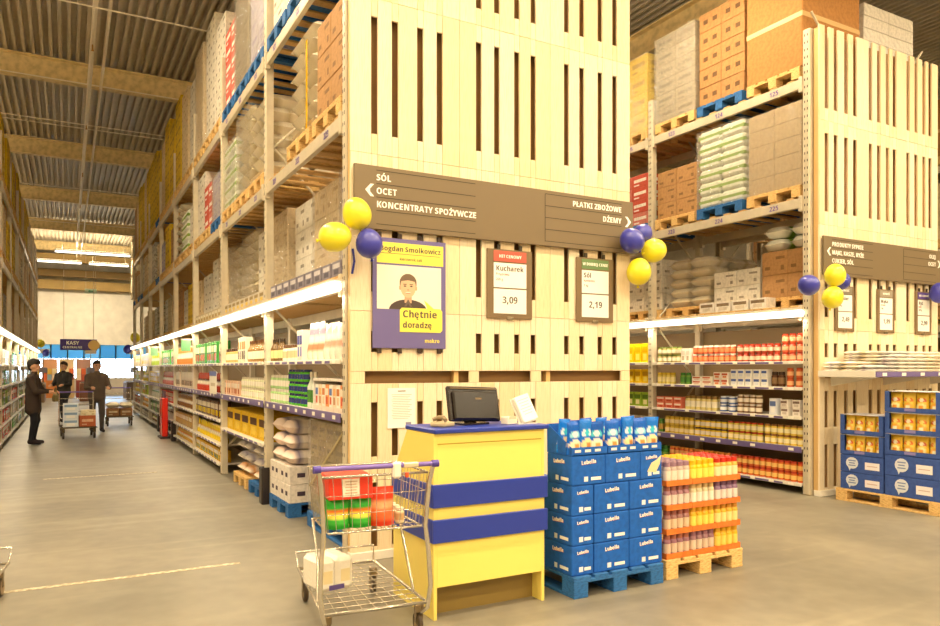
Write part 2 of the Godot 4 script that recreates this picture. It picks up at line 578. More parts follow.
func build_racks() -> void:
	racks = [
		{"name": "poster rack", "x": 1.97, "sg": -1.0, "z0": -5.70, "from": 0, "to": 8, "top": 6.1, "numbers": true},
		{"name": "jar rack", "x": 7.88, "sg": -1.0, "z0": -5.80, "from": 0, "to": 2, "top": 5.68, "numbers": true},
		{"name": "rack beside the shopper", "x": -1.1, "sg": 1.0, "z0": -5.70, "from": 3, "to": 11, "top": 6.1, "numbers": false},
		{"name": "rack past the jars", "x": 13.4, "sg": -1.0, "z0": -5.9, "from": 0, "to": 2, "top": 5.7, "numbers": false},
		{"name": "jar rack's far side", "x": 10.44, "sg": 1.0, "z0": -5.80, "from": 0, "to": 1, "top": 5.68, "numbers": false},
	]
	var post := []
	for q in [[-0.05, -0.04], [-0.05, 0.04], [-0.03, 0.05], [0.03, 0.05], [0.05, 0.04], [0.05, -0.04], [0.042, -0.04], [0.042, 0.036], [0.028, 0.042], [-0.028, 0.042], [-0.042, 0.036], [-0.042, -0.04]]:
		post.append(Vector2(q[0], -q[1]))
	var hole := MB.new()
	for k in 60:
		for s in [-1, 1]:
			hole.box(Vector3(s * 0.018, 0.3 + k * 0.09, 0.0505), Vector3(0.012, 0.03, 0.002))
	var holes := hole.mesh()
	var beam := MB.new().box(Vector3(0, -0.06, 0), Vector3(BAY - 0.1, 0.12, 0.05), Color.WHITE, 0.006).mesh()
	var hook := bmesh(Vector3(0.05, 0.19, 0.06), Color.WHITE, 0.006)
	var slat := bmesh(Vector3(0.11, 0.022, 1.06), Color.WHITE, 0.003)
	for r in racks:
		var rot := turned(r)
		var pm := MB.new().prism(post, 0.0, r.top).mesh()
		for k in range(r.from, r.to + 1):
			var where := "at the slatted end panel" if k == 0 else "between %s and %s bays" % [NTH[k - 1], NTH[k]]
			if k == r.to: where = "after the last bay"
			var f := thing("rack_upright_frame", "perforated steel upright frame %s, %s" % [where, r.name], "rack frame", at(r, k * BAY, 0, 0), rot, "upright frames of the pallet racks")
			for z in [-0.05, -1.05]:
				var p := part(f, "post", pm, M.steel, Vector3(0, 0, z), Vector3(-PI / 2, 0, 0))
				part(f, "foot", bmesh(Vector3(0.1, 0.012, 0.11), lin("b9ae98"), 0.0, Vector3(0, 0.006, 0)), M.steel, Vector3(0, 0, z))
				if z > -0.5 and k < 3 and r.x > 0 and r.x < 10:
					tag(part(f, "perforation", holes, M.dark, Vector3(0, 0, z - 0.0005)), "", "", "", "stuff")
			for j in 6:
				var y0 := 0.4 + j * 0.92
				var za := -0.1 if j % 2 == 0 else -1.0
				part(f, "brace", MB.new().tube([Vector3(0, y0, za), Vector3(0, y0 + 0.92, -1.1 - za)], 0.016, 5).mesh(), M.steel)
			if k > 0 and k < 8 and r.x == 1.97 and k in [1, 4, 5]:
				solo("post_guard", guard_mesh(), M.dark, at(r, k * BAY, 0.035, 0), rot, "black rubber guard on the %s upright of the poster rack" % NTH[k], "guard", "upright guards")
		for k in range(r.from, r.to):
			var mid: float = (k + 0.5) * BAY
			for lv in 3:
				for front in [true, false]:
					var b := thing("rack_beam", "%s steel beam, %s level, %s bay, %s" % ["front" if front else "rear", ["low", "middle", "high"][lv], NTH[k], r.name], "rack beam", at(r, mid, -0.025 if front else -1.05, LEVELS[lv]), rot, "beams of the pallet racks")
					part(b, "bar", beam, M.steel)
					for s in [-1, 1]: part(b, "hook", hook, M.steel, Vector3(s * (BAY / 2 - 0.075), -0.07, 0.01))
					if front and lv > 0 and r.numbers and k < 2:
						for q in 3:
							lettering(b, "number_label", "%d2%d" % [3 - lv, 5 - q if r.x > 5 else 3 - q], 0.06, Vector3(0.9 - q * 0.9, -0.06, 0.027), M.purple, 1)
				var d := thing("rack_deck", "slatted wooden deck under pallets, %s level, %s bay, %s" % [["low", "middle", "high"][lv], NTH[k], r.name], "deck", at(r, mid, -0.54, LEVELS[lv] + 0.002), rot, "slatted decks of the pallet racks")
				var slats := 18 if lv == 0 else 10
				for q in slats:
					part(d, "slat", slat, M.slat, Vector3((q + 0.5 - slats / 2.0) * (BAY - 0.2) / slats, 0.011, 0))
			var bp := solo("rack_back_panel", bmesh(Vector3(BAY - 0.06, 2.05, 0.012), lin("8d7552")), M.print, at(r, mid, -1.11, 1.1), rot, "brown back panel of the %s bay, %s" % [NTH[k], r.name], "panel", "back panels of the racks")
			if r.x < 10: light_strip(r, k, rot)
	storage()

func guard_mesh() -> ArrayMesh:
	if not cache.has("guard"):
		cache["guard"] = MB.new().box(Vector3(0, 0.21, 0), Vector3(0.13, 0.42, 0.03), Color.WHITE, 0.01).box(Vector3(-0.06, 0.21, -0.04), Vector3(0.014, 0.42, 0.07), Color.WHITE, 0.004).box(Vector3(0.06, 0.21, -0.04), Vector3(0.014, 0.42, 0.07), Color.WHITE, 0.004).mesh()
	return cache["guard"]

func light_strip(r: Dictionary, k: int, rot: float) -> void:
	var t := thing("shelf_light", "glowing white light strip along the %s bay, %s" % [NTH[k], r.name], "light strip", at(r, (k + 0.5) * BAY, 0.05, 2.2), rot, "light strips on the racks")
	part(t, "housing", bmesh(Vector3(BAY - 0.01, 0.014, 0.1), lin("efe9dc"), 0.003, Vector3(0, 0.065, 0)), M.print)
	part(t, "diffuser", bmesh(Vector3(BAY - 0.012, 0.08, 0.08), Color.WHITE, 0.018, Vector3(0, 0.017, 0)), M.strip)
	# light leaves the lower edge, down and a little out
	var b := Basis(Vector3.UP, rot) * Basis(Vector3.RIGHT, -PI / 2 + 0.35)
	area(at(r, (k + 0.5) * BAY, 0.07, 2.13), b, Vector2(BAY - 0.05, 0.09), STRIP_LAMP, "strip_light")

const STRIP_LAMP := 2.3

# ---------------------------------------------------------------- pallets and loads
func pallet(label: String, p: Vector3, rot: float, blue: bool, detailed: bool, group := "pallets under the stored goods") -> Node3D:
	var m: Material = M.pallet_blue if blue else M.pallet
	var top := Vector3(0.8, 0.022, 0.0)
	if not detailed:
		if not cache.has("pallet"):
			var mb := MB.new()
			for k in 5: mb.box(Vector3(-0.34 + k * 0.17, 0.133, 0), Vector3(0.12, 0.022, 1.2))
			for k in 3:
				mb.box(Vector3(0, 0.111, -0.55 + k * 0.55), Vector3(0.8, 0.022, 0.12))
				mb.box(Vector3(-0.35 + k * 0.35, 0.011, 0), Vector3(0.1, 0.022, 1.2))
				for j in 3: mb.box(Vector3(-0.35 + k * 0.35, 0.061, -0.54 + j * 0.54), Vector3(0.1, 0.078, 0.12))
			cache["pallet"] = mb.mesh()
		return solo("pallet", cache["pallet"], m, p, rot, label, "pallet", group)
	var t := thing("pallet", label, "pallet", p, rot, group)
	for k in 5: part(t, "top_board", bmesh(Vector3(0.12 if k % 2 else 0.145, 0.022, 1.2), Color.WHITE, 0.003), m, Vector3(-0.328 + k * 0.164, 0.133, 0))
	for k in 3:
		part(t, "cross_board", bmesh(Vector3(0.8, 0.022, 0.14), Color.WHITE, 0.003), m, Vector3(0, 0.111, -0.53 + k * 0.53))
		part(t, "bottom_board", bmesh(Vector3(0.12, 0.022, 1.2), Color.WHITE, 0.003), m, Vector3(-0.34 + k * 0.34, 0.011, 0))
		for j in 3: part(t, "block", bmesh(Vector3(0.12, 0.078, 0.14), Color.WHITE, 0.004), m, Vector3(-0.34 + k * 0.34, 0.061, -0.53 + j * 0.53))
	return t

# a closed carton with tape, a printed patch and two small marks on its front (+z) and end (+x)
func carton_mesh(s: Vector3, col: Color, ink: Color, style := 0) -> ArrayMesh:
	var key := "carton %s %s %s %d" % [s, col, ink, style]
	if cache.has(key): return cache[key]
	var mb := MB.new().box(Vector3(0, s.y / 2, 0), s, col, 0.035 if style == 4 else 0.006)
	if style == 4: mb.box(Vector3(0, s.y * 0.5, 0), Vector3(s.x * 1.004, s.y * 0.28, s.z * 1.004), ink, 0.006)
	var tape := col.lerp(lin("c9a873"), 0.5)
	mb.box(Vector3(0, s.y - 0.0, 0), Vector3(0.05, 0.002, s.z * 0.98), tape)
	for e in 2:
		var w: float = s.x if e == 0 else s.z
		for p in [[-0.28, 0.3, 0.2, 0.14], [0.22, 0.72, 0.34, 0.12], [0.3, 0.28, 0.12, 0.2]] if style == 0 else [[0.0, 0.55, 0.7, 0.24], [-0.2, 0.2, 0.3, 0.1]] if style == 1 else [[-0.2, 0.5, 0.2, 0.24], [0.22, 0.5, 0.2, 0.24]] if style == 2 else []:
			var q := Vector3(p[0] * w, p[1] * s.y, s.z / 2)
			var z := Vector3(p[2] * w, p[3] * s.y, 0.0016)
			if e == 1: q = Vector3(s.x / 2, p[1] * s.y, -p[0] * w); z = Vector3(0.0016, z.y, z.x)
			mb.box(q, z, ink)
	cache[key] = mb.mesh()
	return cache[key]

func film_mesh(s: Vector3) -> ArrayMesh:
	var key := "film %s" % s
	if cache.has(key): return cache[key]
	var f := FastNoiseLite.new(); f.seed = 31; f.frequency = 2.2
	var mb := MB.new()
	# four sides and a top, with shallow wrinkles
	var nx := 8
	for side in 4:
		var base := mb.v.size()
		var w: float = s.x if side % 2 == 0 else s.z
		var dpt: float = s.z if side % 2 == 0 else s.x
		for j in nx + 1:
			for i in nx + 1:
				var x := (float(i) / nx - 0.5) * w
				var y := float(j) / nx * s.y
				var edge := minf(1.0, minf(float(i), float(nx - i)))
				var p := Vector3(x, y, dpt / 2 + edge * 0.012 * f.get_noise_3d(x * 1.5, y, side * 7.0))
				mb.vert(p.rotated(Vector3.UP, side * PI / 2), Vector3.ZERO, Color.WHITE)
		for j in nx:
			for i in nx:
				var a := base + j * (nx + 1) + i
				var b := a + nx + 1
				mb.idx.append_array([a, b, a + 1, a + 1, b, b + 1])
		mb.smooth(base)
	cache[key] = mb.mesh()
	return cache[key]

func sack_mesh(s: Vector3, bands: Array) -> ArrayMesh:
	var key := "sack %s %s" % [s, bands]
	if not cache.has(key): cache[key] = MB.new().pillow(Vector3.ZERO, s.x * 1.04, s.z * 1.0, s.y * 1.12, bands, 6, 8, false, true).mesh()
	return cache[key]

const KIND := {
	"A": ["wrapped beige carton load", 0.8, 1.12, "e2cca2", "b89c72", 2, 4, 0, true],
	"B": ["brown carton load", 0.8, 1.1, "bd8f5a", "8d6940", 2, 4, 0, false],
	"G": ["grey wrapped case load", 0.8, 1.15, "9c8c6e", "77694f", 2, 5, 1, true],
	"H": ["white carton load", 0.8, 1.05, "e9e2d2", "9c9284", 2, 4, 0, false],
	"E": ["yellow carton load", 0.8, 1.15, "e0bd1f", "b08f10", 2, 4, 1, true],
	"C": ["white sack load", 0.8, 1.12, "e9dfc9", "c4b594", 2, 8, 0, false],
	"D": ["green and white bale load", 0.8, 1.12, "f0f2e4", "8db04e", 2, 6, 4, true],
	"P": ["lavender wrapped bundle load", 0.8, 1.12, "cfc9d6", "a79cc4", 2, 6, 1, true],
	"O": ["big brown box load", 0.84, 1.14, "b98244", "98683a", 1, 1, 3, false],
	"W": ["tightly wrapped tan load", 0.8, 1.12, "b59c72", "a0875e", 2, 5, 3, true],
	"S": ["brown carton load with dark squares", 0.8, 1.1, "b5854e", "6a4a2a", 2, 4, 2, false],
	"R": ["red case load", 0.8, 1.1, "c9523c", "eee6da", 2, 5, 1, false],
	"K": ["bulging beige sack load", 0.8, 1.1, "dcd0b0", "bfae86", 2, 6, 0, true],
}

func store(r: Dictionary, bay: int, slot: int, lv: int, code: String, h: float, blue: bool, near: bool, deep := 0.0) -> void:
	var kd: Array = KIND[code]
	var place := "%s place of the %s bay, %s level, %s" % [NTH[slot], NTH[bay], ["low", "middle", "high"][lv], r.name]
	var rot := turned(r)
	if lv == 0: deep = 0.25
	var p := at(r, bay * BAY + 0.495 + slot * 0.865, -0.6 - deep, LEVELS[lv] + 0.025)
	p.z += rng.randf_range(-0.015, 0.015)
	pallet("%s pallet, %s" % ["blue" if blue else "wooden", place], p, rot, blue, near)
	var t := thing(String(kd[0]).replace(" with dark squares", "").replace(" and", "").replace(" ", "_"), "%s, %s" % [kd[0], place], "pallet load", p + Vector3(0, 0.146, 0), rot, "pallet loads on the racks")
	cargo_parts(t, code, h, near)

func cargo_parts(t: Node3D, code: String, h: float, near: bool) -> void:
	var kd: Array = KIND[code]
	var nx: int = kd[5]
	var ny: int = kd[6]
	if code in ["A", "B", "G", "H", "E", "R", "P", "W", "S", "D"]: ny = maxi(2, int(round(ny * h / 1.1)))
	var nd := 2 if near else 1
	var w: float = kd[1]
	var d: float = kd[2]
	var base := lin(kd[3])
	var ink := lin(kd[4])
	if code in ["C", "K"]:
		ny = maxi(3, int(round(h / 0.155)))
		var s := Vector3(w / 2, h / ny, d / nd)
		for j in ny:
			for i in 2:
				for q in nd:
					var bands := [[0.12, base], [0.3, ink], [0.62, base], [0.75, ink if code == "D" else base], [1.0, base]] if (i + j) % 2 == 0 else [[0.45, base], [0.6, ink], [1.0, base]]
					var o := part(t, "sack", sack_mesh(s, bands), M.glossbag, Vector3((i - 0.5) * w / 2, j * h / ny + 0.002, (q - (nd - 1) / 2.0) * d / nd))
					o.rotation.y = rng.randf_range(-0.04, 0.04)
					o.position.x += rng.randf_range(-0.012, 0.012)
	elif code == "O":
		part(t, "box", bmesh(Vector3(w, h, d), base, 0.012, Vector3(0, h / 2, 0)), M.card)
		part(t, "lid", bmesh(Vector3(w + 0.02, 0.09, d + 0.02), base.lerp(ink, 0.25), 0.006, Vector3(0, h - 0.04, 0)), M.card)
		part(t, "tape", bmesh(Vector3(w + 0.004, 0.06, d + 0.004), lin("d8b27a"), 0.0, Vector3(0, h * 0.45, 0)), M.gloss)
	else:
		var s := Vector3(w / nx - 0.004, h / ny - 0.003, d / nd - 0.004)
		for j in ny:
			for i in nx:
				for q in nd:
					var tint := base.lerp(ink, rng.randi_range(0, 2) * 0.07)
					var o := part(t, "carton", carton_mesh(s, tint, ink, kd[7]), M.card, Vector3((i + 0.5 - nx / 2.0) * w / nx, j * h / ny, (q - (nd - 1) / 2.0) * d / nd))
					o.rotation.y = rng.randf_range(-0.012, 0.012)
	if kd[8] and near:
		part(t, "stretch_film", film_mesh(Vector3(w + 0.035, h, d + 0.035)), M.film)

func storage() -> void:
	var r: Dictionary = racks[0]
	var plan := {
		0: ["PAH", "AHK", "KAH", "HAE", "HBA", "AHC", "CHA", "AAH"],
		1: ["BCx", "CKD", "PRH", "HDC", "BEP", "ACH", "KAH", "HAB"],
		2: ["GPH", "PGR", "HHA", "HAE", "EEA", "EEE", "EAE", "EAB"],
	}
	for lv in 3:
		for k in 8:
			for q in 3:
				var code: String = plan[lv][k][q]
				if code == "x": continue
				var h := [0.9, 1.0, 1.25][lv] as float
				if lv == 2 and k >= 2: h = 1.85
				if lv == 0 and k < 3: h = 1.02
				h += rng.randf_range(-0.3, 0.12) if lv > 0 else rng.randf_range(-0.12, 0.02)
				store(r, k, q, lv, code, h, (lv == 2 and k < 2) or (lv == 1 and k == 2 and q == 0) or rng.randf() < 0.15, k < 3)
	r = racks[1]
	var spec := [[0, 0, 0, "B", 0.62, false], [0, 1, 0, "H", 0.45, false], [0, 2, 0, "K", 0.72, false], [0, 0, 1, "W", 1.05, false], [0, 1, 1, "D", 1.1, true], [0, 2, 1, "B", 0.72, false],
		[0, 0, 2, "O", 1.45, false], [0, 1, 2, "S", 1.32, true], [0, 2, 2, "G", 1.3, false], [1, 0, 0, "H", 0.8, false], [1, 0, 1, "R", 0.8, true], [1, 0, 2, "E", 1.2, false], [1, 1, 0, "A", 0.9, false], [1, 1, 1, "B", 0.9, false], [1, 1, 2, "A", 1.2, false], [1, 2, 0, "H", 0.9, false]]
	for s in spec: store(r, s[0], s[1], s[2], s[3], s[4], s[5], true)
	# the load on the far side of the same rack, its top shows above the slatted panel
	var p := at(racks[4], 0.56, -0.6, LEVELS[2] + 0.025)
	pallet("wooden pallet behind the top of the second slatted panel", p, PI / 2, false, true)
	var t := thing("white_carton_load", "stack of flat white cartons rising behind the second slatted panel", "pallet load", p + Vector3(0, 0.146, 0), 0.0, "pallet loads on the racks")
	for j in 7:
		for i in 2:
			part(t, "carton", carton_mesh(Vector3(0.56, 0.16, 0.8), lin("ece5d8"), lin("c9bfb0"), 3), M.card, Vector3((i - 0.5) * 0.57, j * 0.165, 0), Vector3(0, rng.randf_range(-0.02, 0.02), 0))
	# left rack
	r = racks[2]
	plan = {0: ["HAB", "CAH", "AEH", "HAA", "BAH", "AHA", "HAC", "AHB"], 1: ["ARB", "HAE", "AEH", "HAC", "HBA", "AHB", "HAA", "ACH"], 2: ["BAE", "EHE", "AEB", "EEA", "AEE", "EAA", "AHA", "BAA"]}
	for lv in 3:
		for k in 8:
			for q in 3:
				store(r, k + 3, q, lv, plan[lv][k][q], ([0.9, 1.0, 1.25][lv] as float) + rng.randf_range(-0.15, 0.12), false, false)
	r = racks[3]
	for lv in 3:
		for k in 2:
			for q in 3: store(r, k, q, lv, ["ABO", "GAB", "BOA"][lv][q], 1.0, false, false)
	# yellow strap hanging over the sack load in the first bay
	var sy := LEVELS[1] + 0.17
	solo("strap", MB.new().box(Vector3(0, 0.46, 0.0), Vector3(0.05, 0.8, 0.004), lin("e8b81c")).box(Vector3(0.004, 0.03, 0.004), Vector3(0.05, 0.08, 0.006), lin("d8a818")).mesh(), M.gloss, at(racks[0], 1.12, -0.02, sy), turned(racks[0]), "yellow strap hanging down the white sack load in the first bay", "strap")
	# white box on the carton load of the first bay and bags on the near carton load of the jar rack
	for q in 4:
		var bm := sack_mesh(Vector3(0.34, 0.15, 0.5), [[0.3, lin("f2f3e6")], [0.5, lin("86ac46")], [1.0, lin("f2f3e6")]])
		solo("rice_bag", bm, M.glossbag, at(racks[1], 0.31 + (q % 2) * 0.4, -0.55, LEVELS[0] + 0.171 + 0.63 + (q / 2) * 0.165), turned(racks[1]) + rng.randf_range(-0.1, 0.1), "white and green bag lying on the brown carton load under the blue balloon", "bag", "bags on the carton load")

# ---------------------------------------------------------------- slatted end panels
func end_panels() -> void:
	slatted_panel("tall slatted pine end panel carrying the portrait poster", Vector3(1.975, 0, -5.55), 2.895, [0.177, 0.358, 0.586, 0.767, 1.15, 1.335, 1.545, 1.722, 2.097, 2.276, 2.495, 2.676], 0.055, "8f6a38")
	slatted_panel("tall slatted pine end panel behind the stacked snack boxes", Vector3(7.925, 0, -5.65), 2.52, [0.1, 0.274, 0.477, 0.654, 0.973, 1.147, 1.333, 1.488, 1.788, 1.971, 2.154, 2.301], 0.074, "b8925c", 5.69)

func slatted_panel(label: String, o: Vector3, w: float, slots: Array, sw: float, behind: String, top := 5.58) -> void:
	var t := thing("slatted_end_panel", label, "end panel", o, 0.0, "slatted end panels of the racks")
	var edges := [0.0]
	for s in slots: edges.append_array([s, s + sw])
	edges.append(w)
	# sections: bottom, top, slot rows inside
	var secs := [[0.07, 1.425, [[0.1, 0.62], [0.83, 1.27]]], [1.523, 2.01, [[1.68, 1.85]]], [2.01, 3.285, [[2.17, 3.12]]], [3.285, 4.55, [[3.45, 4.40]]], [4.55, 5.7, [[4.70, top]]]]
	var tints := [lin("ffffff"), lin("fdf8ee"), lin("fbf3e4"), lin("ffffff")]
	for sec in secs:
		var y0: float = sec[0]
		var y1: float = sec[1]
		for k in range(0, edges.size(), 2):
			var bw: float = edges[k + 1] - edges[k]
			# wide fields are two boards
			var n := 2 if bw > 0.27 else 1
			for q in n:
				var x: float = edges[k] + bw * (q + 0.5) / n
				part(t, "board", bmesh(Vector3(snappedf(bw / n - 0.003, 0.001), y1 - y0 - 0.003, 0.022), tints[rng.randi() % 4], 0.002), M.pine, Vector3(x, (y0 + y1) / 2, -0.011 + rng.randi_range(-1, 1) * 0.0008))
		var bands := []
		var y := y0
		for r in sec[2]:
			bands.append([y, r[0]])
			y = r[1]
		bands.append([y, y1])
		for k in range(1, edges.size() - 1, 2):
			for b in bands:
				if b[1] - b[0] < 0.02: continue
				part(t, "short_board", bmesh(Vector3(sw - 0.002, snappedf(b[1] - b[0] - 0.002, 0.001), 0.022), tints[rng.randi() % 4], 0.002), M.pine, Vector3((edges[k] + edges[k + 1]) / 2, (b[0] + b[1]) / 2, -0.012))
	for x in [[0.0, 0.122], [1.083, 1.179], [1.725, 1.837], [2.784, 2.895]]:
		var f := w / 2.895
		part(t, "spacer_board", bmesh(Vector3((x[1] - x[0]) * f, 0.096, 0.022), tints[1], 0.002), M.pine, Vector3((x[0] + x[1]) / 2 * f, 1.474, -0.012))
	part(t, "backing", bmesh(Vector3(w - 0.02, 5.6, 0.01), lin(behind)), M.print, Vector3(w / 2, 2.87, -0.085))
	for x in [0.03, w / 3, w * 2 / 3, w - 0.03]:
		part(t, "batten", bmesh(Vector3(0.045, 5.6, 0.055), lin("e8cf9f")), M.pine, Vector3(x, 2.87, -0.052))
	part(t, "plinth", bmesh(Vector3(w, 0.07, 0.1), lin("f1eadb"), 0.004), M.print, Vector3(w / 2, 0.035, -0.03))

# ---------------------------------------------------------------- signs, poster, price boards
func sign_board(label: String, o: Vector3, w: float, h: float, left: Array, right: Array, split: float, lx: float, rx: float, cap: float) -> void:
	var t := thing("direction_sign", label, "sign", o, 0.0)
	part(t, "board", bmesh(Vector3(w, h, 0.03), Color.WHITE, 0.004), M.sign, Vector3(w / 2, -h / 2, 0))
	var line := 0.006
	for k in 5:
		var y := -0.035 - k * 0.108 * h / 0.51
		part(t, "line", bmesh(Vector3(lx + split * 0.5 - lx, line, 0.002)), M.sign_line, Vector3(lx + split * 0.25, y, 0.0155))
		part(t, "line", bmesh(Vector3(rx - split, line, 0.002)), M.sign_line, Vector3((rx + split) / 2, y, 0.0155))
	part(t, "line", bmesh(Vector3(line, h * 0.85, 0.002)), M.sign_line, Vector3(split, -h * 0.5, 0.0155))
	for k in left.size(): lettering(t, "lettering", left[k], cap, Vector3(lx, -0.091 - k * 0.108 * h / 0.51, 0.016), M.white, 0)
	for k in right.size(): lettering(t, "lettering", right[k], cap, Vector3(rx, -0.091 - k * 0.108 * h / 0.51, 0.016), M.white, 2)
	for e in 2:
		var s := -1.0 if e == 0 else 1.0
		var x := lx - 0.075 if e == 0 else rx + 0.06
		var a := []
		for q in [[0, 0], [0.045, 0.05], [0.075, 0.05], [0.04, 0.012], [0.04, -0.012], [0.075, -0.05], [0.045, -0.05]]: a.append(Vector2(q[0] if e == 0 else -q[0], q[1]))
		part(t, "arrow", MB.new().prism(a, 0.0, 0.003).mesh(), M.white, Vector3(x + (-0.02 if e == 0 else 0.06), -0.2 * h / 0.51, 0.015))

func price_board(label: String, o: Vector3, w: float, h: float, head: String, title: String, lines: Array, price: String, head_text: String) -> void:
	var t := thing("price_board", label, "price board", o, 0.0, "price boards on the slatted panels")
	part(t, "frame", bmesh(Vector3(w, h, 0.014), Color.WHITE, 0.003), M.frame, Vector3(w / 2, -h / 2, 0))
	var iw := w * 0.72
	part(t, "header", bmesh(Vector3(iw, h * 0.15, 0.006), lin(head)), M.print, Vector3(w / 2, -h * 0.1, 0.008))
	lettering(t, "lettering", head_text, h * 0.045, Vector3(w / 2, -h * 0.1, 0.012), M.white, 1)
	for k in 2:
		part(t, "card", bmesh(Vector3(iw, h * 0.355, 0.006), lin("fbf6ee")), M.print, Vector3(w / 2, -h * (0.375 + k * 0.375), 0.008))
	lettering(t, "lettering", title, h * 0.075, Vector3(w / 2 - iw * 0.44, -h * 0.275, 0.0115), M.ink, 0)
	for k in lines.size():
		lettering(t, "lettering", lines[k], h * 0.035, Vector3(w / 2 - iw * 0.44, -h * (0.36 + 0.075 * k), 0.0115), M.ink if k else M.print_red, 0, Vector3.ZERO, false)
	lettering(t, "lettering", price, h * 0.1, Vector3(w / 2 - iw * 0.25, -h * 0.73, 0.0115), M.ink, 0)
	part(t, "clip", bmesh(Vector3(0.07, 0.03, 0.02), lin("cfc8ba"), 0.004), M.chrome, Vector3(w / 2, -h + 0.005, 0.006))
	for s in [-1, 1]:
		part(t, "hook", bmesh(Vector3(0.03, 0.05, 0.012), lin("3a2f20")), M.print, Vector3(w / 2 + s * w * 0.24, 0.018, 0))

func portrait() -> ImageTexture:
	var w := 224; var h := 144
	var im := Image.create(w, h, false, Image.FORMAT_RGB8)
	var bg := Color("f6ecd9"); var skin := Color("e3b892"); var hair := Color("6f5a45"); var shirt := Color("4d3f38")
	for y in h:
		for x in w:
			var c := bg
			var p := Vector2(x - 106, y - 74)
			var sh := Vector2(p.x / 66.0, (p.y - 72) / 36.0)
			if sh.length() < 1.0: c = shirt
			if absf(p.x) < 13 and p.y > 20 and p.y < 48: c = skin.darkened(0.12)
			var collar := absf(p.x) - (p.y - 34) * 0.55
			if p.y > 36 and p.y < 60 and collar < 0 and collar > -8: c = Color("6a5a50")
			var hd := Vector2(p.x / 27.0, (p.y + 6) / 36.0)
			if Vector2(p.x / 30.0, (p.y + 18) / 31.0).length() < 1.0 and p.y < 4: c = hair
			if hd.length() < 1.0 and (p.y > -28 + absf(p.x) * 0.18): c = skin
			if Vector2((absf(p.x) - 28) / 4.0, (p.y + 2) / 8.0).length() < 1.0: c = skin.darkened(0.1)
			for s in [-1, 1]:
				if Vector2((p.x - s * 11) / 4.5, (p.y + 8) / 2.2).length() < 1.0: c = Color("4a3a30")
				if Vector2((p.x - s * 11) / 6.5, (p.y + 14) / 1.6).length() < 1.0: c = hair
			if Vector2(p.x / 4.0, (p.y - 4) / 3.0).length() < 1.0: c = skin.darkened(0.18)
			if Vector2(p.x / 10.0, (p.y - 14) / 2.6).length() < 1.0: c = Color("f2e2d4") if p.y < 15 else Color("a8664e")
			im.set_pixel(x, y, c)
	return ImageTexture.create_from_image(im)

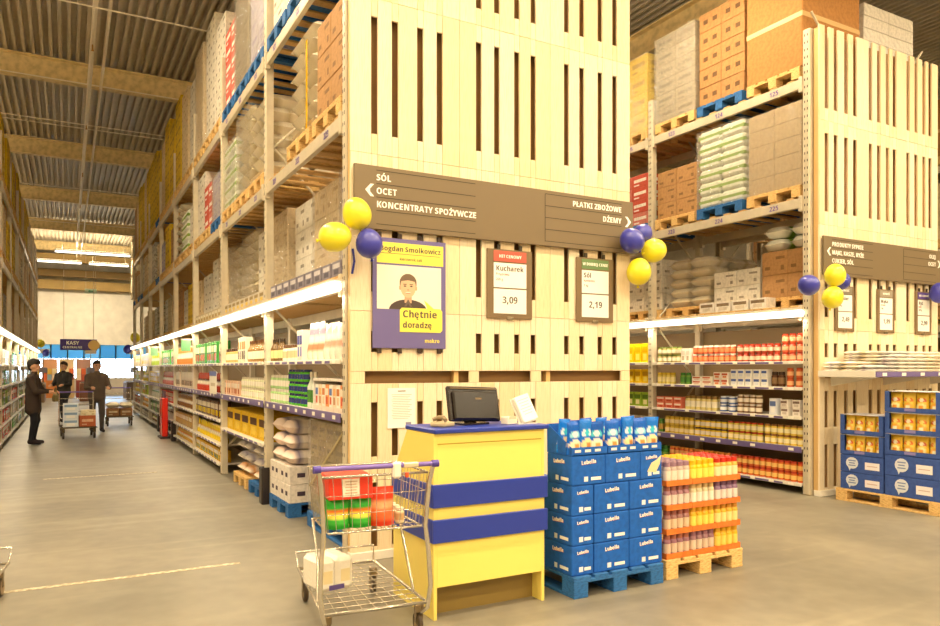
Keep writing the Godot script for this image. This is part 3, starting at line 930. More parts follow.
func signs() -> void:
	M.print_red = mat("c0563f", 0.6)
	sign_board("long taupe direction sign above the portrait poster", Vector3(1.99, 3.178, -5.515), 2.88, 0.51, ["SÓL", "OCET", "KONCENTRATY SPOŻYWCZE"], ["PŁATKI ZBOŻOWE", "DŻEMY"], 1.83, 0.185, 2.73, 0.051)
	sign_board("long taupe direction sign above the three narrow price boards", Vector3(7.94, 3.142, -5.615), 2.52, 0.47, ["PRODUKTY SYPKIE", "MĄKI, KASZE, RYŻE", "CUKIER, SÓL"], ["OLEJ", "OCET"], 1.62, 0.15, 2.36, 0.051)
	# employee poster
	var t := thing("portrait_poster", "purple and yellow poster with a smiling man's portrait", "poster", Vector3(2.155, 1.712, -5.532))
	part(t, "sheet", bmesh(Vector3(0.66, 0.9, 0.012), Color.WHITE, 0.002), M.poster, Vector3(0.33, 0.45, 0))
	part(t, "title_band", bmesh(Vector3(0.6, 0.17, 0.002)), M.poster_yellow, Vector3(0.335, 0.78, 0.0065))
	lettering(t, "lettering", "Bogdan Smolkowicz", 0.042, Vector3(0.335, 0.815, 0.008), M.ink, 1)
	part(t, "line", bmesh(Vector3(0.54, 0.004, 0.001)), M.ink, Vector3(0.335, 0.775, 0.008))
	lettering(t, "lettering", "kierownik sali", 0.024, Vector3(0.335, 0.735, 0.008), M.ink, 1, Vector3.ZERO, false)
	var pm := StandardMaterial3D.new()
	pm.albedo_texture = portrait()
	pm.roughness = 0.45
	var qm := QuadMesh.new()
	qm.size = Vector2(0.58, 0.36)
	part(t, "photograph", qm, pm, Vector3(0.325, 0.5, 0.0072))
	var bub := []
	for q in [[-0.2, -0.1], [0.17, -0.1], [0.19, -0.08], [0.19, 0.08], [0.17, 0.1], [0.11, 0.1], [0.02, 0.17], [0.05, 0.1], [-0.18, 0.1], [-0.2, 0.08]]: bub.append(Vector2(q[0], q[1]))
	part(t, "speech_bubble", MB.new().prism(bub, 0.0, 0.002).mesh(), M.poster_yellow, Vector3(0.435, 0.235, 0.0075))
	lettering(t, "lettering", "Chętnie", 0.06, Vector3(0.26, 0.285, 0.0105), M.ink, 0)
	lettering(t, "lettering", "doradzę", 0.05, Vector3(0.26, 0.195, 0.0105), M.ink, 0)
	lettering(t, "lettering", "makro", 0.032, Vector3(0.53, 0.065, 0.0075), M.poster_yellow, 1)
	for k in 2:
		for q in 4:
			part(t, "bracket", bmesh(Vector3(0.035, 0.045, 0.01), lin("3a2a16")), M.print, Vector3(0.06 + q * 0.18, 0.92 if k == 0 else -0.02, -0.002))
	price_board("price board with a red header beside the portrait poster", Vector3(3.225, 2.605, -5.538), 0.475, 0.615, "cf5a48", "Kucharek", ["Przyprawa", "200 g"], "3,09", "HIT CENOWY")
	price_board("price board with a green header under the direction sign", Vector3(4.2, 2.6, -5.538), 0.445, 0.61, "6d8a58", "Sól", ["kamienna", "1 kg"], "2,19", "W DOBREJ CENIE")
	price_board("narrow price board partly behind the yellow balloons", Vector3(8.2, 2.56, -5.638), 0.375, 0.56, "8a7f6c", "Cukier", ["biały", "1 kg"], "2,49", "NOWOŚĆ")
	price_board("narrow price board with a grey header between two others", Vector3(9.045, 2.56, -5.638), 0.37, 0.56, "9b907c", "Mąka", ["tortowa", "1 kg"], "1,89", "NOWOŚĆ")
	price_board("narrow price board with a purple header", Vector3(9.885, 2.575, -5.638), 0.37, 0.575, "5a4590", "Ryż", ["biały", "400 g"], "2,99", "HIT CENOWY")
	# notice sheet
	t = thing("notice_sheet", "white typed notice sheet pinned to the boards above the desk", "notice", Vector3(2.415, 1.22, -5.543), 0.0)
	part(t, "sheet", bmesh(Vector3(0.25, 0.33, 0.003)), M.white, Vector3.ZERO)
	part(t, "title_line", bmesh(Vector3(0.07, 0.008, 0.001)), M.ink, Vector3(0, 0.14, 0.002))
	for k in 15: part(t, "text_line", bmesh(Vector3(0.18 - 0.02 * (k % 3), 0.004, 0.001), lin("b9b0a0")), M.print, Vector3(-0.005 * (k % 3), 0.11 - k * 0.014, 0.002))
	part(t, "stamp", bmesh(Vector3(0.05, 0.025, 0.001), lin("8d86a0")), M.print, Vector3(0.06, -0.13, 0.002))

# ---------------------------------------------------------------- service desk
func desk() -> void:
	var t := thing("service_desk", "yellow service desk with two blue bands and a blue top", "desk", Vector3(1.965, 0, -4.02))
	var w := 0.82
	var yw := M.yellow as Material
	# side panels are trapezoids, shallower at the top
	var side := [Vector2(0, 0), Vector2(0, 1.145), Vector2(-0.4, 1.145), Vector2(-0.63, 0.83), Vector2(-0.63, 0)]
	for x in [0.0, w - 0.022]:
		var mb := MB.new()
		var sp := []
		for q in side: sp.append(Vector2(-q.x, q.y))
		mb.prism(sp, 0.0, 0.022)
		part(t, "side_panel", mb.mesh(), yw, Vector3(x, 0, 0), Vector3(0, PI / 2, 0))
	part(t, "front_panel", bmesh(Vector3(w - 0.044, 0.95, 0.022), Color.WHITE, 0.002), yw, Vector3(w / 2, 0.672, -0.011))
	part(t, "toe_board", bmesh(Vector3(w - 0.044, 0.17, 0.018), lin("8a7136"), 0.0), M.print, Vector3(w / 2, 0.085, -0.12))
	part(t, "groove", bmesh(Vector3(w - 0.05, 0.006, 0.002), lin("b99a24")), M.print, Vector3(w / 2, 1.08, 0.0005))
	for y in [0.762, 0.545]:
		var b := part(t, "blue_band", bmesh(Vector3(w + 0.03, 0.142, 0.02), Color.WHITE, 0.003), M.blue, Vector3(w / 2, y, 0.011))
		part(b, "band_return", bmesh(Vector3(0.016, 0.142, 0.62), Color.WHITE, 0.003), M.blue, Vector3(-w / 2 - 0.008, 0, -0.322))
	part(t, "worktop", bmesh(Vector3(w + 0.03, 0.03, 0.45), Color.WHITE, 0.006), M.blue, Vector3(w / 2 + 0.01, 1.16, -0.2))
	part(t, "inner_shelf", bmesh(Vector3(w - 0.05, 0.02, 0.55), lin("d9c050")), M.print, Vector3(w / 2, 0.6, -0.32))
	# monitor, back towards the cross aisle
	t = thing("monitor", "dark flat monitor seen from behind on the service desk", "monitor", Vector3(2.36, 1.175, -4.23), 0.1)
	var body := part(t, "body", MB.new().box(Vector3(0, 0, 0), Vector3(0.41, 0.235, 0.03), lin("2a201b"), 0.01).mesh(), M.gloss, Vector3(0, 0.135, 0), Vector3(-0.25, 0, -0.04))
	part(body, "rear_cover", bmesh(Vector3(0.35, 0.19, 0.025), lin("1e1713"), 0.01), M.gloss, Vector3(0, -0.015, 0.024))
	part(body, "rim", bmesh(Vector3(0.37, 0.008, 0.03), lin("75603f"), 0.002), M.gloss, Vector3(0, 0.1, 0.012))
	part(body, "maker_mark", bmesh(Vector3(0.05, 0.012, 0.002)), M.frame, Vector3(0.02, 0.03, 0.0375))
	part(body, "screen", bmesh(Vector3(0.33, 0.21, 0.004), lin("101018")), M.gloss, Vector3(0, 0, -0.016))
	part(t, "stand", bmesh(Vector3(0.09, 0.12, 0.03), lin("1e1713"), 0.006), M.gloss, Vector3(0, 0.06, -0.035))
	part(t, "foot", bmesh(Vector3(0.2, 0.014, 0.16), lin("2a201b"), 0.005), M.gloss, Vector3(0, 0.007, -0.03))
	# papers in a sloping stand, a small box, a desk phone
	t = thing("leaflet_stand", "clear sloping stand holding white leaflets on the desk", "leaflet stand", Vector3(2.7, 1.175, -4.14), 0.1)
	var back := part(t, "back_plate", bmesh(Vector3(0.15, 0.19, 0.006), lin("e9e4d6")), M.gloss, Vector3(0, 0.09, -0.01), Vector3(-0.35, 0, 0.25))
	part(t, "foot", bmesh(Vector3(0.16, 0.006, 0.1), lin("e9e4d6")), M.gloss, Vector3(0, 0.003, 0.0))
	for k in 3:
		var l := solo("leaflet", bmesh(Vector3(0.13, 0.18, 0.002), lin("fbf7ea")), M.print, Vector3(2.7 + 0.003 * k, 1.275 + 0.004 * k, -4.137 + 0.008 * k), 0.1, "white printed leaflet in the sloping stand on the desk", "leaflet", "leaflets in the desk stand")
		l.rotation = Vector3(-0.35, 0.1, 0.25)
		for j in 6: part(l, "text_line", bmesh(Vector3(0.1 - 0.015 * (j % 3), 0.004, 0.001), lin("b5c0b0")), M.print, Vector3(0, 0.06 - j * 0.02, 0.0014))
	solo("card_box", MB.new().box(Vector3(0, 0.025, 0), Vector3(0.09, 0.05, 0.07), lin("f3e9cf"), 0.004).box(Vector3(0, 0.045, 0.036), Vector3(0.06, 0.02, 0.002), lin("d8cba6")).mesh(), M.print, Vector3(2.59, 1.175, -4.15), 0.2, "small cream card box beside the monitor", "box")
	t = thing("desk_phone", "small grey phone beside the monitor on the desk", "phone", Vector3(2.1, 1.175, -4.17), 0.5)
	part(t, "base", bmesh(Vector3(0.13, 0.03, 0.11), lin("b9a884"), 0.008), M.print, Vector3(0, 0.015, 0))
	part(t, "handset", MB.new().tube([Vector3(-0.05, 0.045, -0.04), Vector3(-0.03, 0.06, -0.01), Vector3(-0.03, 0.06, 0.03), Vector3(-0.05, 0.045, 0.06)], 0.014, 6, lin("8d7a58")).mesh(), M.print)
	part(t, "cord", MB.new().tube([Vector3(0.05, 0.02, -0.05), Vector3(0.1, 0.01, -0.07), Vector3(0.13, 0.008, -0.03)], 0.005, 5, lin("5a4a35")).mesh(), M.print)

# ---------------------------------------------------------------- balloons
func balloon(p: Vector3, r: float, blue: bool, tilt: Vector3, label: String, tie := Vector3.ZERO) -> void:
	var t := thing("balloon", label, "balloon", p, 0.0, "party balloons tied to the racks")
	var prof := []
	for k in 17:
		var a := PI * k / 16.0
		var rr := sin(a) * r * (1.0 - 0.08 * cos(a) * -1.0)
		prof.append([maxf(rr, 0.0), -cos(a) * r * 1.12, Color.WHITE])
	var m: Material = M.balloon_b if blue else M.balloon_y
	var b := part(t, "skin", smooth_lathe(prof, 24), m, Vector3.ZERO, tilt)
	part(b, "knot", MB.new().lathe([[0.004, -r * 1.1, Color.WHITE], [0.016, -r * 1.12 - 0.025, Color.WHITE], [0.0, -r * 1.12 - 0.027, Color.WHITE]], 8).mesh(), m)
	if tie != Vector3.ZERO:
		var from := Basis.from_euler(tilt) * Vector3(0, -r * 1.12 - 0.02, 0)
		part(t, "string", MB.new().tube([from, from.lerp(tie - p, 0.5) + Vector3(0, -0.01, 0), tie - p], 0.0025, 4, lin("d8d0c0")).mesh(), M.print)

func smooth_lathe(prof: Array, seg: int) -> ArrayMesh:
	var mb := MB.new()
	for k in prof.size():
		for j in seg + 1:
			var a := TAU * j / seg
			mb.vert(Vector3(cos(a) * prof[k][0], prof[k][1], sin(a) * prof[k][0]), Vector3.ZERO, prof[k][2])
	for k in prof.size() - 1:
		for j in seg:
			var q := k * (seg + 1) + j
			mb.idx.append_array([q, q + 1, q + seg + 1, q + 1, q + seg + 2, q + seg + 1])
	for k in prof.size():
		for j in seg + 1:
			var a := TAU * j / seg
			var p0: Array = prof[maxi(k - 1, 0)]
			var p1: Array = prof[mini(k + 1, prof.size() - 1)]
			var nn := Vector3(cos(a) * (p1[1] - p0[1]), -(p1[0] - p0[0]), sin(a) * (p1[1] - p0[1]))
			mb.n[k * (seg + 1) + j] = nn.normalized()
	return mb.mesh()

func balloons() -> void:
	balloon(Vector3(1.967, 2.749, -5.38), 0.112, false, Vector3(0.2, 0, 0.3), "upper yellow balloon tied at the edge of the poster panel", Vector3(1.99, 2.6, -5.535))
	balloon(Vector3(1.80, 2.556, -5.40), 0.115, false, Vector3(0.1, 0, -1.3), "yellow balloon hanging out over the aisle light strip", Vector3(1.98, 2.6, -5.54))
	balloon(Vector3(2.06, 2.523, -5.36), 0.105, true, Vector3(0.3, 0, 0.3), "round blue balloon over the corner of the portrait poster", Vector3(2.0, 2.6, -5.535))
	balloon(Vector3(4.728, 2.77, -5.36), 0.115, true, Vector3(0.2, 0, 0.9), "blue balloon over the arrow end of the poster panel's sign", Vector3(4.85, 2.66, -5.535))
	balloon(Vector3(4.99, 2.88, -5.5), 0.095, true, Vector3(0, 0, -0.9), "blue balloon tucked behind another at the sign's end", Vector3(4.86, 2.68, -5.54))
	balloon(Vector3(5.05, 2.705, -5.4), 0.118, false, Vector3(0, 0, -1.35), "yellow balloon pointing into the jar rack aisle", Vector3(4.865, 2.66, -5.54))
	balloon(Vector3(4.816, 2.479, -5.36), 0.118, false, Vector3(0.2, 0, 0.1), "yellow balloon hanging below a blue one by the green price board", Vector3(4.86, 2.65, -5.535))
	balloon(Vector3(7.52, 2.512, -5.5), 0.12, true, Vector3(0.2, 0.3, 1.3), "blue balloon in front of the jar rack's light strip", Vector3(7.89, 2.5, -5.64))
	balloon(Vector3(7.945, 2.65, -5.46), 0.12, false, Vector3(0.1, 0, 0.1), "upper yellow balloon on the snack box panel", Vector3(7.95, 2.5, -5.635))
	balloon(Vector3(7.90, 2.385, -5.46), 0.12, false, Vector3(0.1, 0, -0.2), "lower yellow balloon on the snack box panel", Vector3(7.95, 2.5, -5.635))
	balloon(Vector3(8.19, 2.6, -5.54), 0.1, true, Vector3(0.1, 0, -0.8), "blue balloon half behind the yellow one on the snack box panel", Vector3(7.95, 2.52, -5.635))
	balloon(Vector3(10.16, 2.55, -5.47), 0.125, true, Vector3(0.1, 0, 0.4), "blue balloon beside the purple price board", Vector3(10.3, 2.4, -5.635))
	solo("balloon_ribbon", MB.new().tube([Vector3(0, 0, 0), Vector3(0.01, -0.1, 0.01), Vector3(-0.005, -0.2, 0.0)], 0.01, 5, lin("3a3f9a")).mesh(), M.gloss, Vector3(1.99, 2.5, -5.538), 0.0, "blue ribbon end hanging under the balloons by the poster", "ribbon")

# ---------------------------------------------------------------- trolleys and what they carry
func wires(lines: Array, r: float) -> ArrayMesh:
	var mb := MB.new()
	for l in lines: mb.tube(l, r, 4)
	return mb.mesh()

func trolley(label: String, p: Vector3, turn: float) -> Node3D:
	var t := thing("shopping_trolley", label, "trolley", p, turn, "two-deck shopping trolleys")
	var W := 0.6
	var L := 1.0
	var ch := M.chrome as Material
	part(t, "deck_frame", MB.new().tube([Vector3(0, 0.2, 0), Vector3(W, 0.2, 0), Vector3(W - 0.04, 0.2, -L), Vector3(0.04, 0.2, -L)], 0.011, 6, Color.WHITE, true).mesh(), ch)
	var g := []
	for k in range(1, 8): g.append([Vector3(W * k / 8, 0.197, 0), Vector3(0.04 + (W - 0.08) * k / 8, 0.197, -L)])
	for k in range(1, 11): g.append([Vector3(0.004 * k, 0.203, -L * k / 11), Vector3(W - 0.004 * k, 0.203, -L * k / 11)])
	part(t, "deck_grid", wires(g, 0.003), ch)
	# raised rail at the far end of the deck
	part(t, "end_rail", MB.new().tube([Vector3(0.04, 0.2, -L), Vector3(0.03, 0.3, -L - 0.04), Vector3(W - 0.03, 0.3, -L - 0.04), Vector3(W - 0.04, 0.2, -L)], 0.008, 5).mesh(), ch)
	for s in 2:
		var x := 0.0 if s == 0 else W
		var o := -1.0 if s == 0 else 1.0
		part(t, "leg", MB.new().tube([Vector3(x + o * 0.03, 1.0, 0.02), Vector3(x + o * 0.012, 0.9, 0.0), Vector3(x - o * 0.005, 0.64, -0.02), Vector3(x + o * 0.01, 0.5, -0.01), Vector3(x + o * 0.02, 0.3, 0.0), Vector3(x + o * 0.0, 0.17, 0.0), Vector3(x - o * 0.02, 0.13, -0.05)], 0.0135, 7).mesh(), ch)
		part(t, "rear_leg", MB.new().tube([Vector3(x - o * 0.03, 0.64, -0.46), Vector3(x - o * 0.03, 0.42, -0.3), Vector3(x - o * 0.01, 0.21, -0.22)], 0.009, 6).mesh(), ch)
	var h := part(t, "handle", MB.new().tube([Vector3(-0.03, 1.0, 0.02), Vector3(W + 0.03, 1.0, 0.02)], 0.014, 8, lin("7a64b4")).mesh(), M.gloss)
	for x in [-0.04, W + 0.04]: part(h, "end_cap", MB.new().lathe([[0.0, -0.02, lin("4f3f9a")], [0.021, -0.02, lin("4f3f9a")], [0.021, 0.02, lin("4f3f9a")], [0.0, 0.02, lin("4f3f9a")]], 8, Vector3.ZERO, 0).mesh(), M.gloss, Vector3(x, 1.0, 0.02))
	part(h, "coin_lock", bmesh(Vector3(0.05, 0.09, 0.04), lin("efe7da"), 0.01), M.gloss, Vector3(W * 0.68, 0.975, 0.02))
	part(h, "lock_key", bmesh(Vector3(0.02, 0.03, 0.02), lin("d8552e"), 0.004), M.gloss, Vector3(W * 0.78, 0.945, 0.025))
	part(h, "grip_label", bmesh(Vector3(0.09, 0.03, 0.034), lin("d9c7a8"), 0.006), M.gloss, Vector3(W * 0.82, 1.0, 0.02))
	# basket
	var y0 := 0.64; var y1 := 0.95; var zb := -0.5
	var rim := []
	for y in [y0, y1]:
		var q := 0.03 if y == y0 else 0.0
		rim.append([Vector3(q, y, -q * 0.4), Vector3(W - q, y, -q * 0.4), Vector3(W - q - 0.01, y, zb + q), Vector3(q + 0.01, y, zb + q)])
	part(t, "basket_rim", MB.new().tube(rim[0], 0.007, 5, Color.WHITE, true).tube(rim[1], 0.008, 5, Color.WHITE, true).mesh(), ch)
	var lines := []
	for e in 4:
		var a: Vector3 = rim[0][e]; var b: Vector3 = rim[0][(e + 1) % 4]
		var c: Vector3 = rim[1][e]; var d: Vector3 = rim[1][(e + 1) % 4]
		var n := 12 if e % 2 == 0 else 9
		for k in range(0, n + 1): lines.append([a.lerp(b, float(k) / n), c.lerp(d, float(k) / n)])
		for k in [0.33, 0.66]: lines.append([a.lerp(c, k), b.lerp(d, k)])
	part(t, "basket_wires", wires(lines, 0.0021), ch)
	lines = []
	for k in range(1, 12): lines.append([rim[0][0].lerp(rim[0][1], k / 12.0), rim[0][3].lerp(rim[0][2], k / 12.0)])
	for k in range(1, 4): lines.append([rim[0][0].lerp(rim[0][3], k / 4.0), rim[0][1].lerp(rim[0][2], k / 4.0)])
	part(t, "basket_floor", wires(lines, 0.003), ch)
	for c in [[0.03, -0.06], [W - 0.03, -0.06], [0.07, -L + 0.1], [W - 0.07, -L + 0.1]]:
		var w := part(t, "caster", MB.new().box(Vector3(0, 0.155, 0), Vector3(0.05, 0.05, 0.05), lin("b9a88c"), 0.006).box(Vector3(-0.02, 0.11, -0.01), Vector3(0.004, 0.09, 0.03), lin("b9a88c")).box(Vector3(0.02, 0.11, -0.01), Vector3(0.004, 0.09, 0.03), lin("b9a88c")).mesh(), ch, Vector3(c[0], 0, c[1]))
		part(w, "wheel", MB.new().lathe([[0.0, -0.014, lin("8d7650")], [0.035, -0.014, lin("8d7650")], [0.055, -0.014, lin("43341f")], [0.062, -0.008, lin("43341f")], [0.062, 0.008, lin("43341f")], [0.055, 0.014, lin("43341f")], [0.035, 0.014, lin("8d7650")], [0.0, 0.014, lin("8d7650")]], 16, Vector3(0, 0.062, -0.02), 0).mesh(), M.print)
	return t

func cart_and_goods() -> void:
	var p := Vector3(1.22, 0, -3.86)
	var tr := -0.1
	trolley("chrome two-deck shopping trolley with purple handle beside the yellow desk", p, tr)
	trolley("shopping trolley standing by the rack across the aisle from the desk", Vector3(-1.07, 0, -5.05), -0.16)
	var b := Basis(Vector3.UP, tr)
	var put := func(q: Vector3) -> Vector3: return p + b * q
	var t := thing("red_carton", "red carton with a white label lying in the trolley basket", "carton", put.call(Vector3(0.165, 0.815, -0.16)), tr)
	part(t, "body", bmesh(Vector3(0.25, 0.13, 0.22), lin("e03a1e"), 0.004, Vector3(0, 0.065, 0)), M.print)
	part(t, "label", bmesh(Vector3(0.1, 0.1, 0.002), lin("f1e6d4")), M.print, Vector3(0.0, 0.065, 0.111))
	for k in 5: part(t, "text_line", bmesh(Vector3(0.07 - 0.01 * (k % 2), 0.006, 0.001), lin("c9a88a")), M.print, Vector3(0, 0.1 - k * 0.016, 0.1125))
	for k in 2:
		t = solo("snack_bag", pouch(Vector3(0.13, 0.165, 0.1), [[0.1, "1d9a2a"], [0.3, "3fb53a"], [0.55, "e8d24a"], [0.65, "e5662a"], [1.0, "31ad33"]]), M.glossbag, put.call(Vector3(0.1 + k * 0.13, 0.648, -0.1)), tr, "green crisp bag with a yellow patch standing in the trolley basket", "bag", "green bags in the basket")
	for k in 2:
		solo("snack_bag", pouch(Vector3(0.13, 0.165, 0.1), [[0.25, "1d8a2a"], [1.0, "2fa53a"]]), M.glossbag, put.call(Vector3(0.1 + k * 0.13, 0.648, -0.22)), tr, "plain green bag at the back of the trolley basket", "bag", "green bags in the basket")
	solo("red_bag", pouch(Vector3(0.14, 0.22, 0.12), [[0.15, "d8381d"], [0.4, "ee6a3a"], [0.6, "f2a070"], [1.0, "e23c1e"]]), M.glossbag, put.call(Vector3(0.36, 0.648, -0.1)), tr, "red pouch standing beside the green bags in the basket", "bag")
	for k in 3:
		solo("small_jar", jar(0.028, 0.09, "e9dcc2", "d8c3a0", "c9a070"), M.gloss, put.call(Vector3(0.47 + 0.0 * k, 0.648, -0.12 - k * 0.075)), 0, "small pale jar in a row at the basket's end", "jar", "jars in the basket")
	t = thing("paper_roll_pack", "white wrapped pack with cream print on the trolley's lower deck", "pack", put.call(Vector3(0.13, 0.208, -0.5)), tr + 0.25)
	for s in [-1, 1]:
		part(t, "wrapped_roll", MB.new().box(Vector3(0, 0.1, 0), Vector3(0.115, 0.2, 0.24), lin("f6efe2"), 0.025).mesh(), M.glossbag, Vector3(s * 0.058, 0, 0))
		part(t, "print", bmesh(Vector3(0.06, 0.075, 0.002), lin("ead9a8")), M.print, Vector3(s * 0.058, 0.09, 0.1205))
	part(t, "blue_mark", bmesh(Vector3(0.1, 0.03, 0.002), lin("5a4a8a")), M.print, Vector3(0, 0.025, 0.1205))

# ---------------------------------------------------------------- small goods
func jar(r: float, h: float, lid: String, glass: String, label: String) -> ArrayMesh:
	var key := "jar %s %s %s %s %s" % [r, h, lid, glass, label]
	if cache.has(key): return cache[key]
	var a := lin(lid); var g := lin(glass); var l := lin(label)
	cache[key] = MB.new().lathe([[r * 0.9, 0, g], [r, h * 0.06, g], [r, h * 0.2, g], [r * 1.01, h * 0.2, l], [r * 1.01, h * 0.62, l], [r, h * 0.62, g], [r, h * 0.7, g], [r * 0.8, h * 0.8, g], [r * 0.86, h * 0.8, a], [r * 0.86, h * 0.98, a], [r * 0.8, h, a], [0, h, a]], 10).mesh()
	return cache[key]

func bottle(r: float, h: float, cap: String, body: String, label: String) -> ArrayMesh:
	var key := "bottle %s %s %s %s %s" % [r, h, cap, body, label]
	if cache.has(key): return cache[key]
	var a := lin(cap); var g := lin(body); var l := lin(label)
	cache[key] = MB.new().lathe([[r * 0.92, 0, g], [r, h * 0.03, g], [r, h * 0.15, g], [r * 1.01, h * 0.15, l], [r * 1.01, h * 0.5, l], [r, h * 0.5, g], [r, h * 0.58, g], [r * 0.42, h * 0.78, g], [r * 0.4, h * 0.86, g], [r * 0.48, h * 0.86, a], [r * 0.46, h, a], [0, h, a]], 10).mesh()
	return cache[key]

func pouch(s: Vector3, bands: Array) -> ArrayMesh:
	var key := "pouch %s %s" % [s, bands]
	if cache.has(key): return cache[key]
	var bb := []
	for b in bands: bb.append([b[0], lin(b[1])])
	cache[key] = MB.new().pillow(Vector3.ZERO, s.x, s.y, s.z, bb, 6, 10, true).mesh()
	return cache[key]

# a bag with a printed picture: 0-2 blue cereal bags, 3-4 yellow snack packs
func painted_bag(s: Vector3, style: int) -> ArrayMesh:
	var key := "painted %s %d" % [s, style]
	if cache.has(key): return cache[key]
	var pal: Array = [["1560c8", "f3e3bc", "d8964a", "8fd8ea", "f4f6f2"], ["1a74d8", "f0d9a0", "c98444", "e8f4f4", "3bc0dc"], ["0f56b8", "f6ecd0", "e0a860", "4cc4d8", "eef4f0"], ["f0c436", "f8e69a", "e0902c", "d8602c", "f8efd0"], ["f4d050", "f2b040", "f8ecc0", "e87a34", "f6e080"]][style].map(func(c): return lin(c))
	var patches := [[0.55, 0.24, 0.2, 0.1, pal[2]], [0.48, 0.27, 0.42, 0.2, pal[1]], [0.5, 0.62, 0.24, 0.072, pal[4]], [0.5, 0.62, 0.4, 0.12, pal[3]]]
	cache[key] = MB.new().pillow(Vector3.ZERO, s.x, s.y, s.z, [[1.0, pal[0]]], 12, 16, true, false, patches).mesh()
	return cache[key]

# a carton-like pack with two printed fields on the front
func pack(s: Vector3, base: String, one: String, two: String) -> ArrayMesh:
	var key := "pack %s %s %s %s" % [s, base, one, two]
	if cache.has(key): return cache[key]
	var mb := MB.new().box(Vector3(0, s.y / 2, 0), s, lin(base), 0.003)
	mb.box(Vector3(0, s.y * 0.68, s.z / 2), Vector3(s.x * 0.82, s.y * 0.3, 0.002), lin(one))
	mb.box(Vector3(0, s.y * 0.3, s.z / 2), Vector3(s.x * 0.55, s.y * 0.32, 0.002), lin(two))
	cache[key] = mb.mesh()
	return cache[key]

func row(r: Dictionary, bay: int, y: float, s0: float, s1: float, mesh: ArrayMesh, w: float, h: float, d: float, called: String, label: String, category: String, group: String, tiers := 1, rows := 1, m: Material = null, out := -0.03) -> void:
	var n := maxi(1, int((s1 - s0) / w))
	for q in rows:
		for j in tiers:
			for i in n:
				if tiers == 1 and rows == 1 and rng.randf() < 0.04: continue
				var p := at(r, bay * BAY + s0 + (i + 0.5) * (s1 - s0) / n, out - d / 2 - q * d * 1.03, y + 0.001 + j * (h + 0.001))
				p.x += rng.randf_range(-0.006, 0.006)
				var which := label
				var tier: String = "" if tiers == 1 else (["lower tier", "upper tier"][j] if tiers == 2 else ["bottom tier", "middle tier", "top tier"][j])
				if tier: which = label.replace("two tiers", tier).replace("three tiers", tier) if label.contains(" tiers") else label + ", " + tier
				if rows > 1: which += ", %s row" % ["front", "rear"][q]
				solo(called, mesh, m if m else M.gloss, p, turned(r) + rng.randf_range(-0.06, 0.06), which, category, group)

func shelf(r: Dictionary, bay: int, y: float, tall_rail: bool, label: String, s0 := 0.06, s1 := 2.66, depth := 0.62) -> void:
	var L := s1 - s0
	var t := thing("shelf", label, "shelf", at(r, bay * BAY + (s0 + s1) / 2, 0, y), turned(r), "shelves of the racks")
	part(t, "board", bmesh(Vector3(L, 0.028, depth), Color.WHITE, 0.003, Vector3(0, -0.014, -depth / 2)), M.shelf)
	var rh := 0.075 if tall_rail else 0.04
	part(t, "price_rail", bmesh(Vector3(L, rh, 0.012), Color.WHITE, 0.002), M.rail if tall_rail else M.shelf, Vector3(0, -rh / 2 + 0.004, 0.008))
	if not tall_rail: part(t, "rail_strip", bmesh(Vector3(L * 0.8, 0.022, 0.004), Color.WHITE), M.rail, Vector3(0, -0.02, 0.015))
	for k in 9:
		if rng.randf() < 0.85: part(t, "price_tag", bmesh(Vector3(0.075, 0.034, 0.003), lin("f7f1e2")), M.print, Vector3(-L / 2 + 0.15 + k * L / 9.0, -rh / 2 + 0.004, 0.018))

# ---------------------------------------------------------------- pallets on the floor
func blue_carton(p: Vector3, s: Vector3, label: String, turn := 0.0, picture := false) -> void:
	var t := thing("blue_carton", label, "carton", p, turn, "blue cereal cartons on the pallet")
	part(t, "body", bmesh(s, lin("1263c6"), 0.006, Vector3(0, s.y / 2, 0)), M.card)
	for e in 2:
		var w: float = s.x if e == 0 else s.z
		if e == 1 and turn == 0.0: continue
		var rot := Vector3.ZERO if e == 0 else Vector3(0, -PI / 2, 0)
		var o := (func(x: float, y: float, up: float) -> Vector3: return Vector3(x, y, s.z / 2 + up)) if e == 0 else (func(x: float, y: float, up: float) -> Vector3: return Vector3(-s.x / 2 - up, y, x))
		var cap := minf(0.026, w * 0.11)
		lettering(t, "lettering_shadow", "Lubella", cap, o.call(0.002, s.y * 0.78 - 0.003, 0.0002), M.print_red, 1, rot + Vector3(0, 0, 0.06))
		lettering(t, "lettering", "Lubella", cap, o.call(0.0, s.y * 0.78, 0.0012), M.white, 1, rot + Vector3(0, 0, 0.06))
		part(t, "label", bmesh(Vector3(w * 0.3, s.y * 0.11, 0.0016), lin("f3f1e8")), M.print, o.call(w * 0.22, s.y * 0.2, 0.0), rot)
		part(t, "code_square", bmesh(Vector3(s.y * 0.17, s.y * 0.17, 0.0016), lin("dfe4ea")), M.print, o.call(-w * 0.08, s.y * 0.2, 0.0), rot)
	if picture:
		part(t, "cereal_picture", MB.new().prism([Vector2(-0.06, -0.05), Vector2(0.02, -0.06), Vector2(0.06, 0.0), Vector2(0.07, 0.06), Vector2(0.03, 0.03), Vector2(-0.02, 0.01)], 0.0, 0.002, lin("ecd9a4")).mesh(), M.print, Vector3(s.x * 0.1, s.y * 0.52, s.z / 2))

